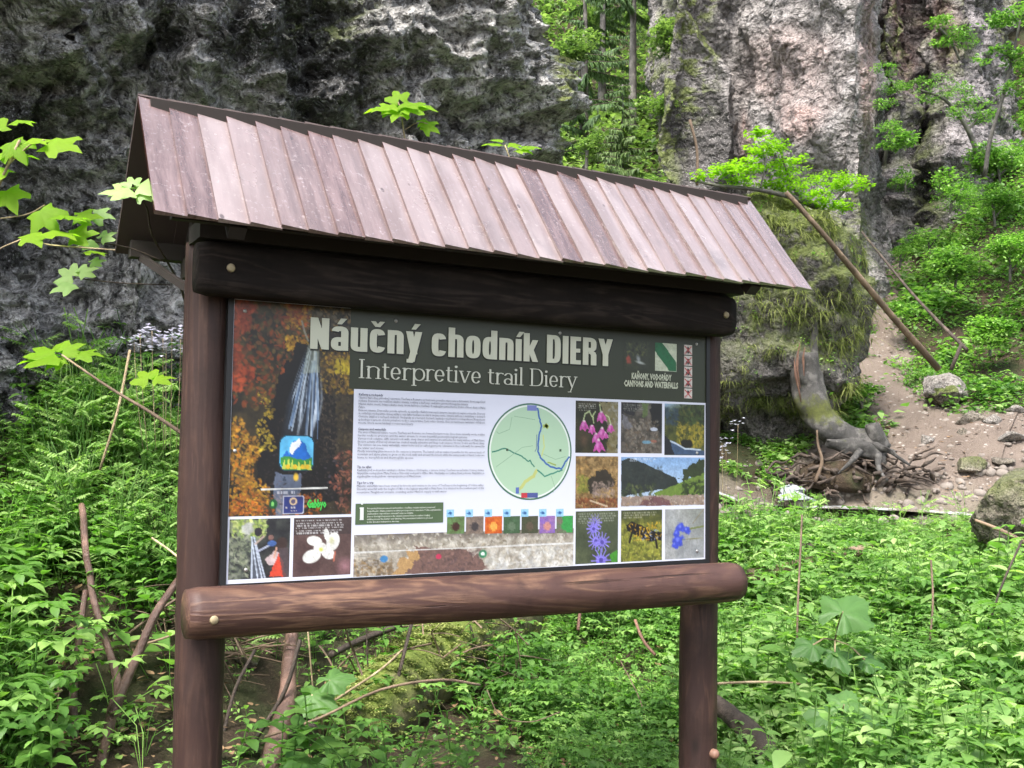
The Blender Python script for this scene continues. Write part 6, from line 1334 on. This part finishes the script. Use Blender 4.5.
# ---- trees
def spruce(label, u, vtop, d, r, crown_r, seed, dens=1.0, z0f=.15, group='spruces in the gap', name='spruce', fol=None):
    q = P(u, 300, d); q[2] = float(zt([q[0]], [q[1]])[0])-.05; hgt = P(u, vtop, d)[2]-q[2]
    o = empty(name, q, label, 'tree', group); rs = random.Random(seed)
    V, Fc = tube([q+[0, 0, -.1], q+[.02, .02, hgt*.5], q+[0, 0, hgt]], [r, r*.6, .01], 10, smoothsteps=4); mk('trunk', V, Fc, b_grey, o)
    B = Batch(); nb = int(hgt*11*dens); Bl = Batch()
    for k in range(nb):
        f = z0f+(1-z0f)*(k+rs.random())/nb; z = hgt*f; L_ = crown_r*(1.02-f)*rs.uniform(.7, 1.15)+.08; a = rs.uniform(0, 6.28); dx, dy = math.cos(a), math.sin(a)
        tip = q+[dx*L_, dy*L_, z-L_*.25+.12*L_]; b0 = q+[0, 0, z]; mid = (b0+tip)/2+[0, 0, L_*.03]
        V, Fc = tube([b0, mid, tip], [.012*L_+.004, .008, .003], 4, cap=False); Bl.add(V, Fc)
        m = max(5, int(L_*(60 if d < 18 else 46)))
        for i in range(m):
            t_ = (i+.5)/m; c_ = b0*(1-t_)**2+2*mid*t_*(1-t_)+tip*t_*t_; w_ = min(.16 if d < 18 else .2, .30*L_*(1-t_)+.07)
            for sg in (-1, 1):
                for rep in (0, 1): B.add(*xf(leaf(w_*rs.uniform(.5, 1.0), (.018 if d < 18 else .028), rs.uniform(.3, 1.0), -.1, 2, peak=.35), c_, a-math.pi/2+sg*rs.uniform(.3, 1.1), rs.uniform(-1.0, .1), 0, 1, (rs.uniform(.1, .9), rs.uniform(.1, .7), 1)))
    Bl.build('branches', b_dark, o); B.build('crown', fol or lm_conifer, o)
spruce('small pointed young spruce standing just above the roof ridge in the gap', 621, 80, 13.5, .03, .9, 1, 2.6, .3, fol=lm_young_spruce)
spruce('tall spruce with bare grey trunk in the middle of the gap', 631, -160, 23, .11, 1.7, 2, .8, .45)
spruce('dense spruce beside the dark rock wall at the left of the gap', 582, -60, 21, .12, 1.5, 3, .9, .1)
spruce('spruce behind the small spruce left of the bare trunk', 600, -90, 25, .12, 1.6, 4, .9, .1)
spruce('dark spruce higher up at the back of the gap', 655, -120, 29, .14, 1.9, 5, .8, .1)
spruce('thin spruce far up the slope in the gap', 615, -40, 33, .12, 1.8, 6, .7, .1)
T_lf = [card(.055, .042, 8, .09, .05) for _ in range(5)]
def broadleaf(name, label, cat, root, limbs, clumps, mat, per=26, sz=1.0, group=None, bark=None, flat=.45, tone=0.0):
    """root (u,v,d); limbs: list of pixel polylines; clumps (u, v, d, radius px)"""
    o = empty(name, P(*root), label, cat, group); B = Batch()
    for pts, r in limbs:
        V, Fc = pxtube(pts, r, 7, 4, .006); B.add(V, Fc)
    B.build('trunk', bark or b_grey, o); B = Batch()
    for u, v, d, rp in clumps:
        rad = rp*d/F; n = int(per*3.2*(rp/16)**2); c_ = P(u, v, d); x = rng.normal(size=(n, 3)); x /= np.linalg.norm(x, axis=1)[:, None]; x *= rng.uniform(.2, 1, (n, 1))**.5*rad; x[:, 2] *= flat
        lump = fbm((c_+x)*3, 2); k = lump > -.35; pos = c_+x[k]
        plant_all(B, T_lf, pos, .5*sz, 1.0*sz, tf=2)
    B.C = [np.column_stack([c[:, 0], c[:, 1]+tone, c[:, 2]]) for c in B.C]
    B.build('crown', mat, o); return o
broadleaf('young_maple', 'fresh yellow green young tree spreading over the right end of the roof', 'tree', (838, 250, 12.2),
    [([(838, 250, 12.3), (825, 215, 12.2), (800, 200, 12), (760, 190, 11.8), (715, 185, 11.6), (690, 180, 11.5)], [.05, .045, .035, .025, .018, .01]), ([(800, 200, 12), (788, 175, 12), (780, 150, 12)], [.02, .015, .01]), ([(825, 215, 12.2), (845, 190, 12.2), (858, 180, 12.2)], [.02, .015, .01]), ([(760, 190, 11.8), (765, 165, 11.8), (762, 145, 11.8)], .01), ([(800, 200, 12), (815, 225, 12), (838, 225, 12)], .01)],
    [(768, 150, 11.8, 20), (785, 168, 12, 20), (750, 168, 11.8, 17), (805, 165, 12, 18), (828, 180, 12.1, 22), (850, 186, 12.2, 20), (725, 172, 11.6, 14), (742, 182, 11.7, 14), (790, 188, 12, 20), (815, 200, 12, 18), (838, 208, 12.1, 14), (700, 178, 11.5, 9), (760, 135, 11.9, 9), (772, 188, 12, 14)], lm_bright, 15, 1.05, tone=.25)
SH = 'leafy shrubs and small trees on the right'
broadleaf('shrub', 'light green shrub growing out of the pale rock edge beside the gully', 'shrub', (884, 165, 16.5), [([(884, 165, 16.5), (888, 140, 16.3), (890, 115, 16.2)], .03)], [(886, 70, 16.3, 14), (892, 88, 16.3, 16), (884, 105, 16.2, 12), (896, 142, 16, 20), (888, 128, 16, 13)], lm_slope, 20, 1.0, SH)
broadleaf('shrub', 'broad leafy small tree hanging across the crack in the grey rock', 'shrub', (975, 190, 17), [([(985, 175, 17), (968, 130, 16.8), (945, 100, 16.6), (920, 90, 16.5)], [.05, .04, .025, .015]), ([(968, 130, 16.8), (985, 110, 16.8)], .02)], [(915, 85, 16.5, 17), (935, 95, 16.6, 20), (955, 92, 16.6, 18), (972, 105, 16.8, 18), (985, 118, 16.8, 16), (950, 115, 16.6, 14), (940, 80, 16.6, 12)], lm_slope, 18, 1.0, SH)
broadleaf('shrub', 'small light green shrub high on the grey rock near the top right', 'shrub', (950, 60, 17.5), [([(960, 60, 17.5), (950, 40, 17.4), (940, 28, 17.4)], .02)], [(940, 22, 17.4, 13), (955, 34, 17.4, 16), (968, 42, 17.4, 13), (945, 45, 17.4, 10)], lm_slope, 20, 1.0, SH)
broadleaf('shrub', 'thin stemmed tree leaning in from the top right corner', 'tree', (985, 175, 15), [([(985, 175, 15), (990, 140, 14.9), (1002, 100, 14.8), (1012, 60, 14.7), (1020, 20, 14.6)], [.035, .03, .025, .02, .015]), ([(1012, 60, 14.7), (995, 46, 14.7), (980, 45, 14.7)], .008)], [(1000, 20, 14.6, 16), (1024, 60, 14.6, 20), (1030, 15, 14.6, 24), (1015, 90, 14.7, 16), (1030, 120, 14.7, 22), (985, 60, 14.7, 14), (1005, 50, 14.6, 12), (1035, 160, 14.7, 20)], lm_slope, 15, .9, SH)
for k, (u, v, d, r_, l) in enumerate([(950, 190, 16, 26, 'rounded green bush above the gully on the right slope'), (995, 200, 15.5, 30, 'large leafy bush at the right edge of the slope'), (905, 180, 18.5, 16, 'dark leaved bush at the head of the gully path'), (1010, 255, 14.5, 30, 'bright bush low on the slope near the right edge'), (955, 262, 15, 28, 'mid green bush in the middle of the right slope'), (930, 235, 16.5, 20, 'small bush above the thin handrail'), (990, 335, 13.6, 24, 'low bush right of the flat topped rock'), (930, 375, 13.3, 10, 'small green tuft in front of the flat topped rock'), (900, 255, 17, 14, 'little bush between path and leaning pole'), (905, 310, 15, 14, 'leafy clump beside the path behind the leaning pole'), (1000, 160, 17, 26, 'pale green bush under the leaning thin tree'), (858, 330, 13.0, 16, 'green shoots between mossy boulder and path'), (862, 395, 12.6, 15, 'leafy clump at the right foot of the mossy boulder'), (846, 295, 12.6, 13, 'small leafy tuft on the boulder edge under the young tree')]):
    cl = [(u+U(-.6, .6)*r_, v+U(-.3, .4)*r_, d+U(-.2, .3), r_*U(.5, .8)) for _ in range(5)]
    broadleaf('bush', l, 'bush', (u, v+r_*.8, d), [([(u, v+r_*.9, d), (u+U(-4, 4), v, d)], .02), ([(u, v+r_*.6, d), (u+r_*.5, v-2, d)], .012)], cl, lm_slope if k % 3 else lm_lush, 20, 1.0, SH, flat=.7)
for u, v, d, r_, l in [(586, 150, 18, 18, 'yellow green bush at the foot of the dark rock wall in the gap'), (590, 210, 13, 14, 'leafy bush behind the ridge at the left of the small spruce'), (650, 190, 15.5, 14, 'low bush right of the small spruce'), (672, 40, 19, 20, 'pale mossy bush on the edge of the pink rock'), (660, 110, 18.5, 18, 'light green bush below the mossy rock edge'), (580, 50, 19, 22, 'leafy bush high beside the dark rock wall'), (600, 15, 26, 24, 'bright crown at the top of the gap'), (655, 20, 26, 26, 'bright leafy crown right of the bare trunk')]:
    cl = [(u+U(-.6, .6)*r_, v+U(-.5, .5)*r_, d+U(-.2, .3), r_*U(.5, .8)) for _ in range(6)]
    broadleaf('bush', l, 'bush', (u, v+r_, d), [([(u, v+r_*1.2, d), (u+U(-4, 4), v, d)], .03)], cl, lm_far, 20, 1.25, 'bushes in the gap', flat=.8)
